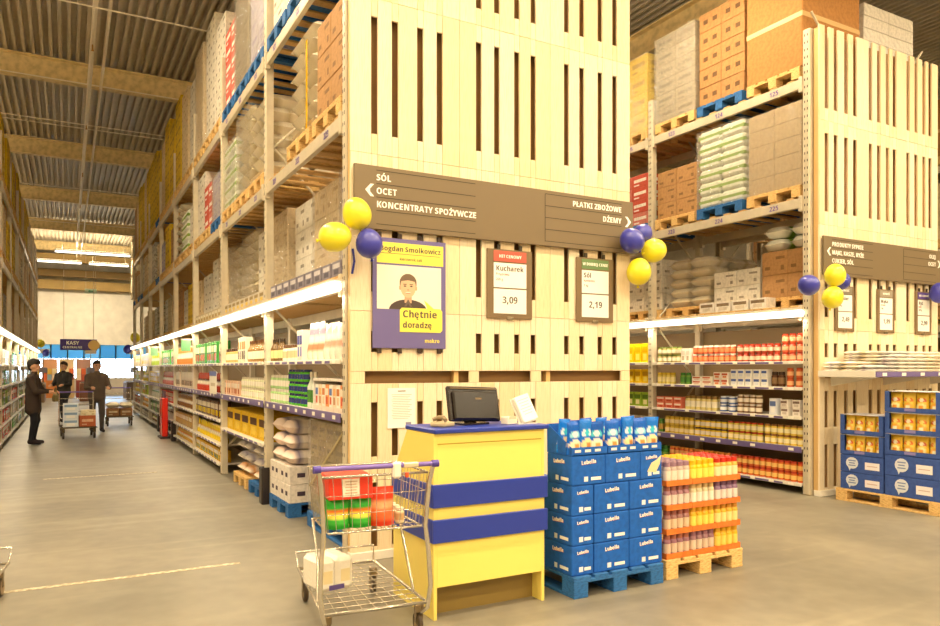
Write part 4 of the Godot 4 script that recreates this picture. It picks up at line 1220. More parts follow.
func floor_pallets() -> void:
	pallet("worn blue pallet on the floor beside the yellow desk", Vector3(3.365, 0, -4.53), 0.0, true, true, "pallets on the floor")
	pallet("wooden pallet on the floor under the sauce bottles", Vector3(4.222, 0, -4.56), 0.0, false, true, "pallets on the floor")
	var y := 0.146
	var nth := ["bottom", "second", "third"]
	for k in 3:
		var h := 0.2
		blue_carton(Vector3(2.965 + 0.0925, y, -3.955 - 0.16), Vector3(0.183, h, 0.318), "blue cereal carton end-on, %s layer, beside the desk" % nth[k], 0.0001)
		blue_carton(Vector3(2.965 + 0.0925, y, -3.955 - 0.482), Vector3(0.183, h, 0.318), "blue cereal carton, %s layer, second along the desk side" % nth[k], 0.0001)
		for q in 2:
			for d in 2:
				blue_carton(Vector3(3.152 + 0.158 + q * 0.313, y, -3.955 - 0.093 - d * 0.19), Vector3(0.309, h, 0.186), "blue cereal carton, %s layer, %s the bottles, %s" % [nth[k], "away from" if q == 0 else "next to", "front row" if d == 0 else "second row"])
		y += 0.203
	blue_carton(Vector3(3.107, y, -4.1), Vector3(0.285, 0.2, 0.29), "blue cereal carton of the top layer under the slanted tray", 0.0001)
	blue_carton(Vector3(3.41, y, -4.1), Vector3(0.315, 0.2, 0.29), "blue cereal carton in the middle of the top layer")
	blue_carton(Vector3(3.672, y, -4.1), Vector3(0.203, 0.2, 0.29), "blue cereal carton of the top layer with a bowl picture", 0.0, true)
	y += 0.202
	# display trays of cereal bags
	for k in 3:
		var x: float = [3.115, 3.42, 3.665][k]
		var w: float = [0.3, 0.285, 0.2][k]
		var t := thing("display_tray", ["blue display tray with slanted sides beside the desk", "blue display tray of cereal bags in the middle", "blue display tray of cereal bags beside the bottles"][k], "tray", Vector3(x, y, -4.1), 0.0, "display trays of cereal bags")
		part(t, "floor", bmesh(Vector3(w, 0.005, 0.29), lin("1263c6"), 0.0, Vector3(0, 0.0025, 0)), M.card)
		part(t, "front_wall", bmesh(Vector3(w, 0.055, 0.004), lin("1263c6"), 0.0, Vector3(0, 0.0275, 0.143)), M.card)
		part(t, "back_wall", bmesh(Vector3(w, 0.2, 0.004), lin("1263c6"), 0.0, Vector3(0, 0.1, -0.143)), M.card)
		for s in [-1, 1]:
			part(t, "side_wall", MB.new().prism([Vector2(-0.143, 0.0), Vector2(0.143, 0.0), Vector2(0.143, 0.2), Vector2(-0.143, 0.05)], 0.0, 0.004, lin("1263c6")).mesh(), M.card, Vector3(s * (w / 2 - 0.002) + 0.002, 0, 0), Vector3(0, PI / 2, 0))
		for q in int(w / 0.085): part(t, "logo", bmesh(Vector3(0.05, 0.018, 0.0016), lin("e6e2dc")), M.print, Vector3(-w / 2 + 0.05 + q * 0.085, 0.03, 0.1455))
		var nb := int(w / 0.098)
		for q in nb:
			for d in 2:
				var bg := solo("cereal_bag", painted_bag(Vector3(0.122, 0.22 + 0.014 * ((q + d) % 2), 0.085), (q + d) % 3), M.glossbag, Vector3(x - w / 2 + 0.005 + (q + 0.5) * (w - 0.01) / nb, y + 0.006, -4.015 - d * 0.125), rng.randf_range(-0.25, 0.25), "glossy blue cereal bag standing in the %s" % ["slanted tray beside the desk", "middle display tray", "display tray beside the bottles"][k], "bag", "cereal bags in the trays")
				bg.rotation.z = rng.randf_range(-0.07, 0.07)
				bg.rotation.x = rng.randf_range(-0.02, 0.1)
	# sauce bottles
	var tiers := [0.146, 0.325, 0.503, 0.681]
	var tint := [["9a6a78", "d8bca4", "a8604c"], ["9a7078", "d8c0a8", "8a5a6a"], ["e8b92c", "f0d060", "d8a020"],
		["a0706c", "dcc0a0", "96524a"], ["ecb828", "f4d860", "d89a1c"], ["e8b83a", "f0dc90", "c9882a"],
		["a87880", "dcccc0", "9a5a50"], ["d8c8a0", "e8e0d0", "c9a870"], ["8a6a8c", "e2d4cc", "704a68"],
		["c9b4a8", "ecdccc", "9a7888"], ["f0c81e", "f6e060", "e2b418"], ["e2b04a", "f0e0b0", "c0301e"]]
	for k in 4:
		for g in 3:
			var x0 := 3.835 + g * 0.2585
			var t := thing("bottle_tray", "orange cardboard tray, %s tier, %s of the bottle pallet" % [["bottom", "second", "third", "top"][k], ["side next to the blue cartons", "middle", "free side"][g]], "tray", Vector3(x0 + 0.128, tiers[k], -4.2), 0.0, "orange trays on the bottle pallet")
			part(t, "floor", bmesh(Vector3(0.255, 0.006, 0.46), lin("e8853a"), 0.0, Vector3(0, 0.003, 0)), M.card)
			part(t, "front_wall", bmesh(Vector3(0.255, 0.042, 0.004), lin("ee7d2c"), 0.0, Vector3(0, 0.021, 0.228)), M.card)
			for s in [-1, 1]: part(t, "side_wall", bmesh(Vector3(0.003, 0.042, 0.456), lin("ee7d2c"), 0.0, Vector3(s * 0.1265, 0.021, 0)), M.card)
			var c: Array = tint[k * 3 + g]
			var bm := jar(0.0305, 0.168, c[2], c[0], c[1])
			for i in 4:
				for d in (6 if k == 3 else 1):
					solo("sauce_bottle", bm, M.gloss, Vector3(x0 + 0.0345 + i * 0.0622, tiers[k] + 0.007, -4.008 - d * 0.066), 0.0, "small sauce bottle, %s tier, %s of the bottle pallet" % [["bottom", "second", "third", "top"][k], ["side next to the blue cartons", "middle", "free side"][g]], "bottle", "sauce bottles in orange trays")

# ---------------------------------------------------------------- shelf and snack boxes before the second panel
func side_display() -> void:
	pallet("wooden pallet under the blue snack boxes", Vector3(8.34, 0, -4.85), 0.0, false, true, "pallets on the floor")
	var cols := [[-5.4, 0.52, [0.2, 0.2, 0.235, 0.235]], [-4.868, 0.6, [0.225, 0.225, 0.235, 0.235, 0.235]]]
	for ci in 2:
		var y := 0.146
		var c: Array = cols[ci]
		var L: float = c[1]
		for k in c[2].size():
			var h: float = c[2][k] - 0.004
			var open: bool = k >= 2
			var pos := Vector3(7.95, y, c[0] + L / 2)
			var t := thing("snack_box", "blue snack box %s, %s from the pallet, %s stack" % ["with a window" if open else "with a white speech bubble", NTH[k], "shorter" if ci == 0 else "taller"], "box", pos, -PI / 2, "blue snack boxes on the pallet")
			# local z points out of the stack, local x towards the cross aisle
			var D := 0.38
			var blue := lin("3c5aa8")
			var w := L - 0.006
			if open:
				part(t, "bottom", bmesh(Vector3(w, 0.006, D), blue, 0.0, Vector3(0, 0.003, -D / 2)), M.card)
				part(t, "top", bmesh(Vector3(w, 0.006, D), lin("d9d4d8"), 0.0, Vector3(0, h - 0.003, -D / 2)), M.card)
				part(t, "rear_wall", bmesh(Vector3(w, h, 0.006), blue, 0.0, Vector3(0, h / 2, -D + 0.003)), M.card)
				for s in [-1, 1]:
					part(t, "end_wall", bmesh(Vector3(0.006, h, D), blue, 0.0, Vector3(s * (w / 2 - 0.003), h / 2, -D / 2)), M.card)
					part(t, "front_strip", bmesh(Vector3(0.05, h, 0.006), blue, 0.0, Vector3(s * (w / 2 - 0.025), h / 2, -0.003)), M.card)
				part(t, "front_sill", bmesh(Vector3(w - 0.1, 0.05, 0.006), blue, 0.0, Vector3(0, 0.025, -0.003)), M.card)
				part(t, "tab", bmesh(Vector3(0.12, 0.03, 0.002), lin("8a80b8")), M.print, Vector3(-0.02, 0.03, 0.001))
				for q in 4:
					for d in 2:
						solo("snack_pack", painted_bag(Vector3((w - 0.03) / 4 * 0.98, h * 0.92, 0.13), 3 + (q + k) % 2), M.glossbag, Vector3(7.95 + 0.085 + d * 0.13, y + 0.007, c[0] + 0.018 + (q + 0.5) * (w - 0.03) / 4), -PI / 2, "yellow snack pack in the %s box of the %s stack" % [NTH[k], "shorter" if ci == 0 else "taller"], "snack pack", "snack packs in the blue boxes")
			else:
				part(t, "body", bmesh(Vector3(w, h, D), blue, 0.004, Vector3(0, h / 2, -D / 2)), M.card)
				var bub := []
				for q in 14:
					var a := TAU * q / 14
					bub.append(Vector2(cos(a) * 0.075, sin(a) * h * 0.34))
					if q == 9: bub.append(Vector2(-0.03, -h * 0.46))
				part(t, "speech_bubble", MB.new().prism(bub, 0.0, 0.002, lin("d9dde4")).mesh(), M.print, Vector3(-0.11, h * 0.54, 0.0))
				for q in 3: part(t, "text_line", bmesh(Vector3(0.09 - 0.02 * (q % 2), 0.014, 0.001), lin("7f8fb8")), M.print, Vector3(-0.11, h * (0.68 - q * 0.14), 0.0025))
				part(t, "label", bmesh(Vector3(0.17, h * 0.42, 0.002), lin("efe9ea")), M.print, Vector3(0.13, h * 0.45, 0.0))
				part(t, "label_line", bmesh(Vector3(0.12, 0.008, 0.001), lin("c9a8a0")), M.print, Vector3(0.13, h * 0.45, 0.0015))
			y += c[2][k]
	# shelf
	var t := thing("promotion_shelf", "white shelf with a purple price rail before the slatted panel", "shelf", Vector3(7.885, 1.5, -5.63))
	var W := 2.54
	part(t, "board", bmesh(Vector3(W, 0.03, 0.7), Color.WHITE, 0.003, Vector3(W / 2, -0.015, 0.35)), M.shelf)
	part(t, "end_rail", bmesh(Vector3(0.014, 0.075, 0.7), Color.WHITE, 0.003, Vector3(-0.007, -0.02, 0.35)), M.shelf)
	part(t, "price_rail", bmesh(Vector3(W, 0.06, 0.012), Color.WHITE, 0.002, Vector3(W / 2, -0.022, 0.706)), M.rail)
	for k in 3: part(t, "bracket", MB.new().prism([Vector2(0, 0), Vector2(0.6, 0), Vector2(0.6, -0.03), Vector2(0.0, -0.14)], 0, 0.006).mesh(), M.shelf, Vector3(0.2 + k * 1.05, -0.03, 0.02), Vector3(0, -PI / 2, 0))
	for k in 7: part(t, "price_tag", bmesh(Vector3(0.08, 0.036, 0.003), lin("f7f1e2")), M.print, Vector3(0.15 + k * 0.37, -0.022, 0.714))
	var kinds := [["white", [[0.4, "f4ede0"], [0.55, "d6cfd6"], [1.0, "f6f0e4"]]], ["cream", [[0.3, "efe3cb"], [0.6, "f8f2e4"], [1.0, "e6d6b4"]]], ["silver", [[0.45, "d9d4cf"], [0.6, "b9a8b4"], [1.0, "e8e3da"]]]]
	for i in 13:
		for d in 3:
			var ht := (3 if i < 2 else 6) if d < 2 else (2 if i < 2 else 4 + (i % 2))
			var kd: Array = kinds[(i / 3 + d) % 3]
			for j in ht:
				solo("spice_pouch", lying_pouch(kd[1]), M.glossbag, Vector3(7.99 + i * 0.19, 1.502 + j * 0.0425, -5.5 + d * 0.205), rng.randf_range(-0.04, 0.04), "%s pouch lying in a low pile on the promotion shelf" % kd[0], "pouch", "pouches on the promotion shelf")

func lying_pouch(bands: Array) -> ArrayMesh:
	var key := "lying %s" % [bands]
	if not cache.has(key):
		var bb := []
		for b in bands: bb.append([b[0], lin(b[1])])
		cache[key] = MB.new().pillow(Vector3.ZERO, 0.175, 0.195, 0.042, bb, 5, 6, false, true).mesh()
	return cache[key]

# ---------------------------------------------------------------- goods on the lower shelves
func shelf_goods() -> void:
	var r: Dictionary = racks[1]
	var ys := [1.634, 1.31, 0.95, 0.577, 0.13]
	var nm := ["top", "second", "third", "fourth", "bottom"]
	for k in 5: shelf(r, 0, ys[k], k == 3, "%s shelf of the jar rack's first bay" % nm[k])
	for k in 5: shelf(r, 1, ys[k], k == 3, "%s shelf of the jar rack's second bay" % nm[k])
	var G := "goods on the %s shelf of the jar rack"
	row(r, 0, ys[0], 0.08, 0.4, jar(0.041, 0.115, "b8402c", "d0603c", "e8b088"), 0.087, 0.115, 0.09, "jar", "red-lidded jar at the panel end of the jar rack's top shelf", "jar", G % nm[0], 3, 1)
	row(r, 0, ys[0], 0.42, 1.1, jar(0.041, 0.115, "b03a28", "a84028", "e2c4a8"), 0.087, 0.115, 0.09, "jar", "jar of dark red sauce, two tiers, jar rack's top shelf", "jar", G % nm[0], 2, 1)
	row(r, 0, ys[0], 1.12, 1.9, jar(0.041, 0.115, "e0d6c4", "c85838", "d88858"), 0.087, 0.115, 0.09, "jar", "white-lidded jar of orange sauce, two tiers, jar rack's top shelf", "jar", G % nm[0], 2, 1)
	row(r, 0, ys[0], 1.92, 2.1, pack(Vector3(0.085, 0.2, 0.08), "f0eadc", "d8cfc0", "b9a890"), 0.09, 0.2, 0.085, "box_pack", "white box pack between jars on the jar rack's top shelf", "pack", G % nm[0])
	row(r, 0, ys[0], 2.12, 2.62, jar(0.041, 0.115, "6f7f3a", "a89a58", "e2dcc0"), 0.087, 0.115, 0.09, "jar", "green-lidded jar, two tiers, jar rack's top shelf", "jar", G % nm[0], 2, 1)
	row(r, 0, ys[1], 0.08, 0.34, jar(0.042, 0.12, "c0502c", "d0643a", "ecb078"), 0.088, 0.12, 0.09, "jar", "orange jar beside the dark jars, jar rack's second shelf", "jar", G % nm[1], 2, 1)
	row(r, 0, ys[1], 0.36, 0.56, jar(0.045, 0.19, "3a2a20", "5a3c28", "8a6a48"), 0.095, 0.19, 0.1, "jar", "dark brown jar on the jar rack's second shelf", "jar", G % nm[1])
	row(r, 0, ys[1], 0.58, 1.2, pack(Vector3(0.1, 0.11, 0.1), "f4f1ec", "5a6fae", "dfe2ea"), 0.105, 0.11, 0.105, "tub", "white tub with blue print, two tiers, jar rack's second shelf", "tub", G % nm[1], 2, 1)
	row(r, 0, ys[1], 1.22, 1.5, pack(Vector3(0.12, 0.09, 0.1), "efe6d8", "b8583c", "d88a60"), 0.13, 0.09, 0.105, "flat_box", "white flat box with red print on the jar rack's second shelf", "box", G % nm[1], 2, 1)
	row(r, 0, ys[1], 1.52, 1.9, pack(Vector3(0.17, 0.06, 0.1), "f6f0e4", "c86a48", "e8d0b8"), 0.18, 0.06, 0.105, "cup_tray", "white cup tray in a low stack, jar rack's second shelf", "tray", G % nm[1], 2, 1)
	row(r, 0, ys[1], 1.93, 2.15, jar(0.042, 0.17, "3f7a34", "6a9a3c", "4f8a3a"), 0.088, 0.17, 0.09, "jar", "tall green jar on the jar rack's second shelf", "jar", G % nm[1])
	row(r, 0, ys[1], 2.17, 2.62, jar(0.042, 0.17, "d8b83a", "e2cf6a", "f0e2a0"), 0.088, 0.17, 0.09, "jar", "tall yellow jar on the jar rack's second shelf", "jar", G % nm[1])
	row(r, 0, ys[2], 0.08, 0.42, pack(Vector3(0.11, 0.1, 0.1), "efe8de", "8a7468", "cfc4b8"), 0.115, 0.1, 0.105, "tub", "white tub with brown print on the jar rack's third shelf", "tub", G % nm[2], 2, 1)
	row(r, 0, ys[2], 0.44, 0.68, pack(Vector3(0.11, 0.21, 0.1), "e6e9f0", "6a7fb8", "f4f4f2"), 0.115, 0.21, 0.105, "box_pack", "tall white and blue box on the jar rack's third shelf", "pack", G % nm[2])
	row(r, 0, ys[2], 0.7, 1.1, jar(0.045, 0.12, "d0c4b4", "8a6a50", "ece2d0"), 0.095, 0.12, 0.1, "jar", "brown jar with a cream label on the jar rack's third shelf", "jar", G % nm[2], 2, 1)
	row(r, 0, ys[2], 1.12, 1.42, jar(0.05, 0.105, "dfe3ee", "5f76b4", "eef0f4"), 0.102, 0.105, 0.105, "can", "white and blue can, two tiers, jar rack's third shelf", "can", G % nm[2], 2, 2)
	row(r, 0, ys[2], 1.45, 2.05, jar(0.045, 0.2, "8a6a3a", "e4d48a", "f2ead0"), 0.095, 0.2, 0.1, "jar", "pale yellow jar with brown lid on the jar rack's third shelf", "jar", G % nm[2], 1, 2)
	row(r, 0, ys[2], 2.08, 2.62, pack(Vector3(0.16, 0.085, 0.12), "d8745a", "f0dcc8", "b84c38"), 0.17, 0.085, 0.125, "flat_box", "pink-red flat box, two tiers, jar rack's third shelf", "box", G % nm[2], 2, 1)
	for q in 4:
		var cc: Array = [["9a6a3a", "e0c050", "f0e4b0"], ["b8482e", "d8c458", "efe0b4"], ["5a4a3a", "e6c23c", "e8dcc0"], ["c8a23a", "d8b84a", "ecd8a0"]][q]
		row(r, 0, ys[3], 0.08 + q * 0.6, 0.66 + q * 0.6, jar(0.043, 0.125, cc[0], cc[1], cc[2]), 0.088, 0.125, 0.095, "jar", "yellow jar with %s lid, two tiers, above the purple rail" % ["a brown", "a red", "a black", "an ochre"][q], "jar", G % nm[3], 2, 1)
	row(r, 0, ys[3], 2.47, 2.64, jar(0.04, 0.2, "3f7a34", "5a8a38", "c8a050"), 0.085, 0.2, 0.09, "jar", "green bottle jar at the far end above the purple rail", "jar", G % nm[3], 1, 2)
	for q in 2:
		row(r, 0, ys[4], 0.08 + q * 1.15, 1.21 + q * 1.15, jar(0.043, 0.125, ["c0442c", "d88a3c"][q], ["d86a34", "d05a30"][q], ["f0c068", "ecb070"][q]), 0.088, 0.125, 0.095, "jar", "orange jar with %s lid, two tiers, jar rack's bottom shelf" % ["red", "ochre"][q], "jar", G % nm[4], 2, 1)
	row(r, 0, ys[4], 2.4, 2.64, jar(0.045, 0.24, "2f6a2c", "3f8a34", "7aa848"), 0.095, 0.24, 0.1, "jar", "tall green jar at the far end of the jar rack's bottom shelf", "jar", G % nm[4], 1, 2)
	# second bay, a sliver beside the poster panel
	row(r, 1, ys[0], 0.06, 0.9, pack(Vector3(0.14, 0.3, 0.1), "f0cc1c", "e0b010", "f8e468"), 0.15, 0.3, 0.105, "box_pack", "yellow box pack on the top shelf of the jar rack's second bay", "pack", "yellow packs in the second bay")
	row(r, 1, ys[1], 0.06, 0.9, pack(Vector3(0.14, 0.22, 0.1), "eec41a", "c89a18", "f6e060"), 0.15, 0.22, 0.105, "box_pack", "yellow box pack on the second shelf of the jar rack's second bay", "pack", "yellow packs in the second bay")
	row(r, 1, ys[2], 0.06, 0.9, pack(Vector3(0.14, 0.22, 0.1), "9ab83a", "5a7a2a", "e8e0a0"), 0.15, 0.22, 0.105, "box_pack", "green box pack on the third shelf of the jar rack's second bay", "pack", "green packs in the second bay")
	row(r, 1, ys[3], 0.06, 0.9, pack(Vector3(0.14, 0.22, 0.1), "d8c8b0", "a87858", "efe6d4"), 0.15, 0.22, 0.105, "box_pack", "beige box pack on the fourth shelf of the jar rack's second bay", "pack", "beige packs in the second bay")
	poster_rack_goods()
	left_rack_goods()
	# trays on the low storage level just above the light strips
	r = racks[0]
	for k in 3:
		for q in 9:
			solo("dark_tray", pack(Vector3(0.22, 0.13, 0.19), ["8d8794", "d8cdb8", "cdbf9c"][k], ["d8d4d8", "a08a5a", "f0e6cc"][k], ["5f5a6a", "e8c860", "b99a58"][k]), M.card, at(r, k * BAY + 0.25 + q * 0.27, -0.115, LEVELS[0] + 0.026), turned(r), "%s tray above the light strip, %s bay of the poster rack" % [["grey", "cream", "tan"][k], NTH[k]], "tray", "trays along the low beam")
	r = racks[1]
	for q in 4:
		solo("white_tray", pack(Vector3(0.26, 0.14, 0.19), "efe8dc", "8a7458", "d8cdb8"), M.card, at(r, 1.6 - q * 0.29, -0.115, LEVELS[0] + 0.026), turned(r), "white printed tray on the jar rack's light strip beam", "tray", "trays on the jar rack's low beam")

func poster_rack_goods() -> void:
	var r: Dictionary = racks[0]
	var G := "goods in bay %d of the poster rack"
	shelf(r, 0, 1.62, false, "upper shelf of the poster rack's first bay")
	shelf(r, 0, 1.17, true, "purple-railed shelf of the poster rack's first bay")
	shelf(r, 1, 1.62, false, "upper shelf of the poster rack's second bay")
	shelf(r, 1, 1.17, true, "purple-railed shelf of the poster rack's second bay")
	# bay 1
	row(r, 0, 1.62, 0.08, 0.75, pouch(Vector3(0.16, 0.32, 0.12), [[0.3, "e6c4b4"], [0.5, "cf8a74"], [0.7, "ead8cc"], [1.0, "d9aea0"]]), 0.165, 0.32, 0.13, "soup_bag", "tall pink and white soup bag under the light strip", "bag", G % 1, 1, 2, M.glossbag)
	row(r, 0, 1.62, 0.78, 1.25, pouch(Vector3(0.15, 0.36, 0.12), [[0.25, "e0d0ba"], [0.45, "bf7c5c"], [0.6, "e6dccd"], [0.8, "988aa0"], [1.0, "dccfc0"]]), 0.155, 0.36, 0.13, "soup_bag", "tall white soup bag with a brown band under the light strip", "bag", G % 1, 1, 2, M.glossbag)
	row(r, 0, 1.62, 1.3, 1.5, pack(Vector3(0.09, 0.3, 0.1), "d8d0c4", "4a4a8a", "7a7ab0"), 0.095, 0.3, 0.105, "box_pack", "white pack with navy print beside the soup bags", "pack", G % 1)
	row(r, 0, 1.62, 1.55, 2.1, jar(0.04, 0.17, "6a4a30", "e2d8c0", "c8b088"), 0.09, 0.17, 0.09, "jar", "cream jar with brown lid on the first bay's upper shelf", "jar", G % 1)
	row(r, 0, 1.62, 2.12, 2.62, bottle(0.042, 0.25, "3a2c1e", "6a5028", "d8c48a"), 0.092, 0.25, 0.095, "bottle", "dark bottle with a cream label on the first bay's upper shelf", "bottle", G % 1)
	for q in 8:
		solo("sachet_box", pack(Vector3(0.085, 0.2, 0.2), ["f0a060", "f6f0e4", "e8d8c0", "f4efe6"][q % 4], ["f6e8d4", "c8783c", "f0b070", "5a7ab8"][q % 4], ["d8582c", "e8c8a0", "c89068", "d86038"][q % 4]), M.print, at(r, 0.13 + q * 0.1, -0.13, 1.205), turned(r), "%s sachet box in the white display case" % ["orange", "white and brown", "cream", "white and blue"][q % 4], "box", "sachet boxes in the display case")
	var t := thing("display_case", "white open display case full of sachet boxes", "display case", at(r, 0.48, -0.02, 1.172), turned(r))
	part(t, "floor", bmesh(Vector3(0.86, 0.02, 0.26), lin("f4efe4"), 0.0, Vector3(0, 0.01, -0.13)), M.card)
	for s in [-1, 1]: part(t, "end_wall", bmesh(Vector3(0.012, 0.27, 0.26), lin("f4efe4"), 0.002, Vector3(s * 0.43, 0.135, -0.13)), M.card)
	part(t, "top_wall", bmesh(Vector3(0.87, 0.025, 0.26), lin("f6ece0"), 0.002, Vector3(0, 0.275, -0.13)), M.card)
	part(t, "front_sill", bmesh(Vector3(0.86, 0.04, 0.006), lin("f0dcc8"), 0.0, Vector3(0, 0.02, 0.0)), M.card)
	row(r, 0, 1.172, 0.95, 1.2, bottle(0.045, 0.34, "e6dcc8", "dfe6d8", "4f8a3a"), 0.095, 0.34, 0.1, "bottle", "clear bottle with a green label beside the display case", "bottle", G % 1)
	row(r, 0, 1.172, 1.22, 1.85, jar(0.048, 0.12, "2a2f5a", "4fae2c", "2c3a78"), 0.1, 0.12, 0.1, "jar", "green and navy jar, three tiers, first bay of the poster rack", "jar", G % 1, 3, 1)
	row(r, 0, 1.172, 1.88, 2.62, jar(0.048, 0.15, "e8e0d0", "a8cf8a", "efe9da"), 0.1, 0.15, 0.1, "jar", "pale green jar, two tiers, first bay of the poster rack", "jar", G % 1, 2, 1)
	# bay 2
	row(r, 1, 1.62, 0.1, 1.1, bottle(0.045, 0.27, "5a3a20", "8a6a38", "e8dcc0"), 0.1, 0.27, 0.1, "bottle", "brown bottle on the second bay's upper shelf", "bottle", G % 2)
	row(r, 1, 1.62, 1.15, 1.7, pack(Vector3(0.12, 0.33, 0.1), "dccfb4", "b08c50", "5a4030"), 0.13, 0.33, 0.105, "box_pack", "tall cream pack on the second bay's upper shelf", "pack", G % 2)
	row(r, 1, 1.62, 1.75, 2.6, jar(0.045, 0.2, "4a3424", "b89a58", "e6d8b0"), 0.1, 0.2, 0.1, "jar", "olive jar on the second bay's upper shelf", "jar", G % 2)
	row(r, 1, 1.172, 0.1, 1.5, jar(0.048, 0.13, "d8cfb8", "dfe0b8", "f0ead8"), 0.1, 0.13, 0.1, "jar", "pale jar, two tiers, second bay of the poster rack", "jar", G % 2, 2, 1)
	row(r, 1, 1.172, 1.55, 2.6, pack(Vector3(0.14, 0.2, 0.1), "e8c0a0", "f6ead8", "b86a48"), 0.15, 0.2, 0.105, "box_pack", "salmon pack on the second bay's purple-railed shelf", "pack", G % 2)
	# on the floor of the first two bays
	pallet("blue pallet on the floor under the white printed cartons", at(r, 2.18, -0.62, 0), turned(r), true, true, "pallets under the poster rack")
	for k in 2:
		for q in 2:
			solo("white_carton", carton_mesh(Vector3(0.385, 0.19, 0.42), lin("efe6dc"), lin("4a3a4a"), 2), M.card, at(r, 1.98 + q * 0.4, -0.24, 0.147 + k * 0.192), turned(r) + 0.01, "white carton with dark printed squares, %s layer, under the first bay" % ["lower", "upper"][k], "carton", "white cartons in the first bay")
	for k in 3:
		for q in 2:
			solo("pink_sack", sack_mesh(Vector3(0.375, 0.14, 0.42), [[0.2, lin("f2ddcf")], [0.34, lin("8f86a0")], [0.5, lin("f6ece0")], [1.0, lin("efe2d4")]]), M.cloth, at(r, 1.98 + q * 0.4, -0.25, 0.533 + k * 0.159), turned(r) + rng.randf_range(-0.03, 0.03), "pale pink sack, %s layer of the pile on the white printed cartons" % NTH[k], "sack", "pink sacks in the first bay")
	pallet("dark blue pallet under the olive wrapped load behind the trolley", at(r, 0.78, -0.5, 0), 0.0, true, true, "pallets under the poster rack")
	t = thing("olive_wrapped_load", "olive wrapped load of crates with diagonal tape under the first bay", "pallet load", at(r, 0.78, -0.5, 0.147), turned(r), "loads under the poster rack")
	for j in 5:
		for q in 5: part(t, "crate", carton_mesh(Vector3(0.24, 0.175, 0.72), lin("9c8654").lerp(lin("b09a66"), (q + j) % 2), lin("77633c"), 1), M.card, Vector3((q - 2) * 0.245, j * 0.18, 0))
	part(t, "stretch_film", film_mesh(Vector3(1.25, 0.9, 0.76)), M.film)
	part(t, "tape", MB.new().tube([Vector3(-0.55, 0.25, 0.386), Vector3(0.45, 0.85, 0.386)], 0.012, 4, lin("d8c898")).mesh(), M.gloss)
	for k in 2:
		pallet("wooden pallet under the stacked flour sacks, %s in the second bay" % ["first", "second"][k], at(r, BAY + 0.55 + k * 0.95, -0.62, 0), turned(r), k == 0, true, "pallets under the poster rack")
		for j in 3:
			for q in 2:
				solo("flour_sack", sack_mesh(Vector3(0.37, 0.12, 0.55), [[0.1, lin("f2ead8")], [0.18, lin("e0a060" if j == 0 else "a8a0b4")], [0.4, lin("f4ecdc")], [0.65, lin("b8b0b8")], [1.0, lin("f2e8d6")]]), M.cloth, at(r, BAY + 0.55 + k * 0.95 + (q - 0.5) * 0.4, -0.34, 0.147 + j * 0.152), turned(r) + rng.randf_range(-0.03, 0.03), "white flour sack, %s layer, %s stack in the second bay" % [NTH[j], NTH[k]], "sack", "flour sacks in the second bay")
	for q in 5:
		solo("yellow_crate", pack(Vector3(0.44, 0.3, 0.4), "e8bc1c", "5a3a20", "f2d040"), M.card, at(r, BAY + 0.36 + q * 0.49, -0.26, 0.682), turned(r), "yellow crate with dark print behind the flour sacks", "crate", "yellow crates in the second bay")
	shelf(r, 1, 0.68, false, "low shelf carrying the yellow crates in the second bay")
	# farther bays: five shelves each
	var fam := [
		[["green", "3f8a3c"], ["red", "c8402c"], ["dark", "5a3a28"], ["yellow", "e8c81c"], ["golden", "d8a418"]],
		[["orange", "e07a2c"], ["cream", "efe2c4"], ["brown", "8a5a34"], ["tan", "b08a50"], ["ochre", "c89a3c"]],
		[["green", "58a848"], ["pink", "d8807a"], ["red", "d83a34"], ["white", "f0ebe0"], ["black", "3a302c"]],
		[["lime", "a8c83c"], ["yellow", "e8cc2c"], ["white", "efe8da"], ["green", "4f9a3c"], ["brown", "7a5a3c"]],
		[["white", "efe9dc"], ["yellow", "ecd030"], ["lime", "b8d04a"], ["orange", "e09a3c"], ["dark", "4a3a30"]],
		[["cream", "e8dcbc"], ["lime", "a0c050"], ["yellow", "e4c840"], ["red", "c05038"], ["brown", "6a5038"]],
	]
	var ys := [1.62, 1.17, 0.78, 0.42, 0.14]
	for b in range(2, 8):
		for k in 5:
			shelf(r, b, ys[k], k == 1, "%s shelf from the top, %s bay of the poster rack" % [NTH[k], NTH[b]])
			var f: Array = fam[b - 2][k]
			var c2: String = fam[b - 2][(k + 1) % 5][1]
			var w := 0.15 if b < 4 else (0.22 if b < 6 else 0.42)
			var hh: float = [0.34, 0.3, 0.26, 0.24, 0.18][k]
			var mesh: ArrayMesh = pouch(Vector3(w * 0.96, hh, 0.1), [[0.3, f[1]], [0.5, "f4ead4"], [0.65, c2], [1.0, f[1]]]) if (b + k) % 2 else pack(Vector3(w * 0.94, hh, 0.12), f[1], "f2e6cc", c2)
			row(r, b, ys[k], 0.08, 2.64, mesh, w, hh, 0.13, String(f[0]) + ("_bag" if (b + k) % 2 else "_pack"), "%s %s, %s shelf from the top, %s bay of the poster rack" % [f[0], "bag" if (b + k) % 2 else "pack", NTH[k], NTH[b]], "bag" if (b + k) % 2 else "pack", G % (b + 1))
	# hung signs and the red stand
	t = thing("hanging_price_sheet", "white price sheet with a blue band hung in the third bay", "price sheet", at(r, 2.0 * BAY + 0.42, 0.04, 1.33), turned(r))
	part(t, "sheet", bmesh(Vector3(0.6, 0.34, 0.004), lin("f4eee0")), M.print)
	part(t, "band", bmesh(Vector3(0.6, 0.07, 0.002), lin("6a74b0")), M.print, Vector3(0, 0.135, 0.003))
	part(t, "price_line", bmesh(Vector3(0.36, 0.05, 0.002), lin("c8bca8")), M.print, Vector3(0, -0.03, 0.003))
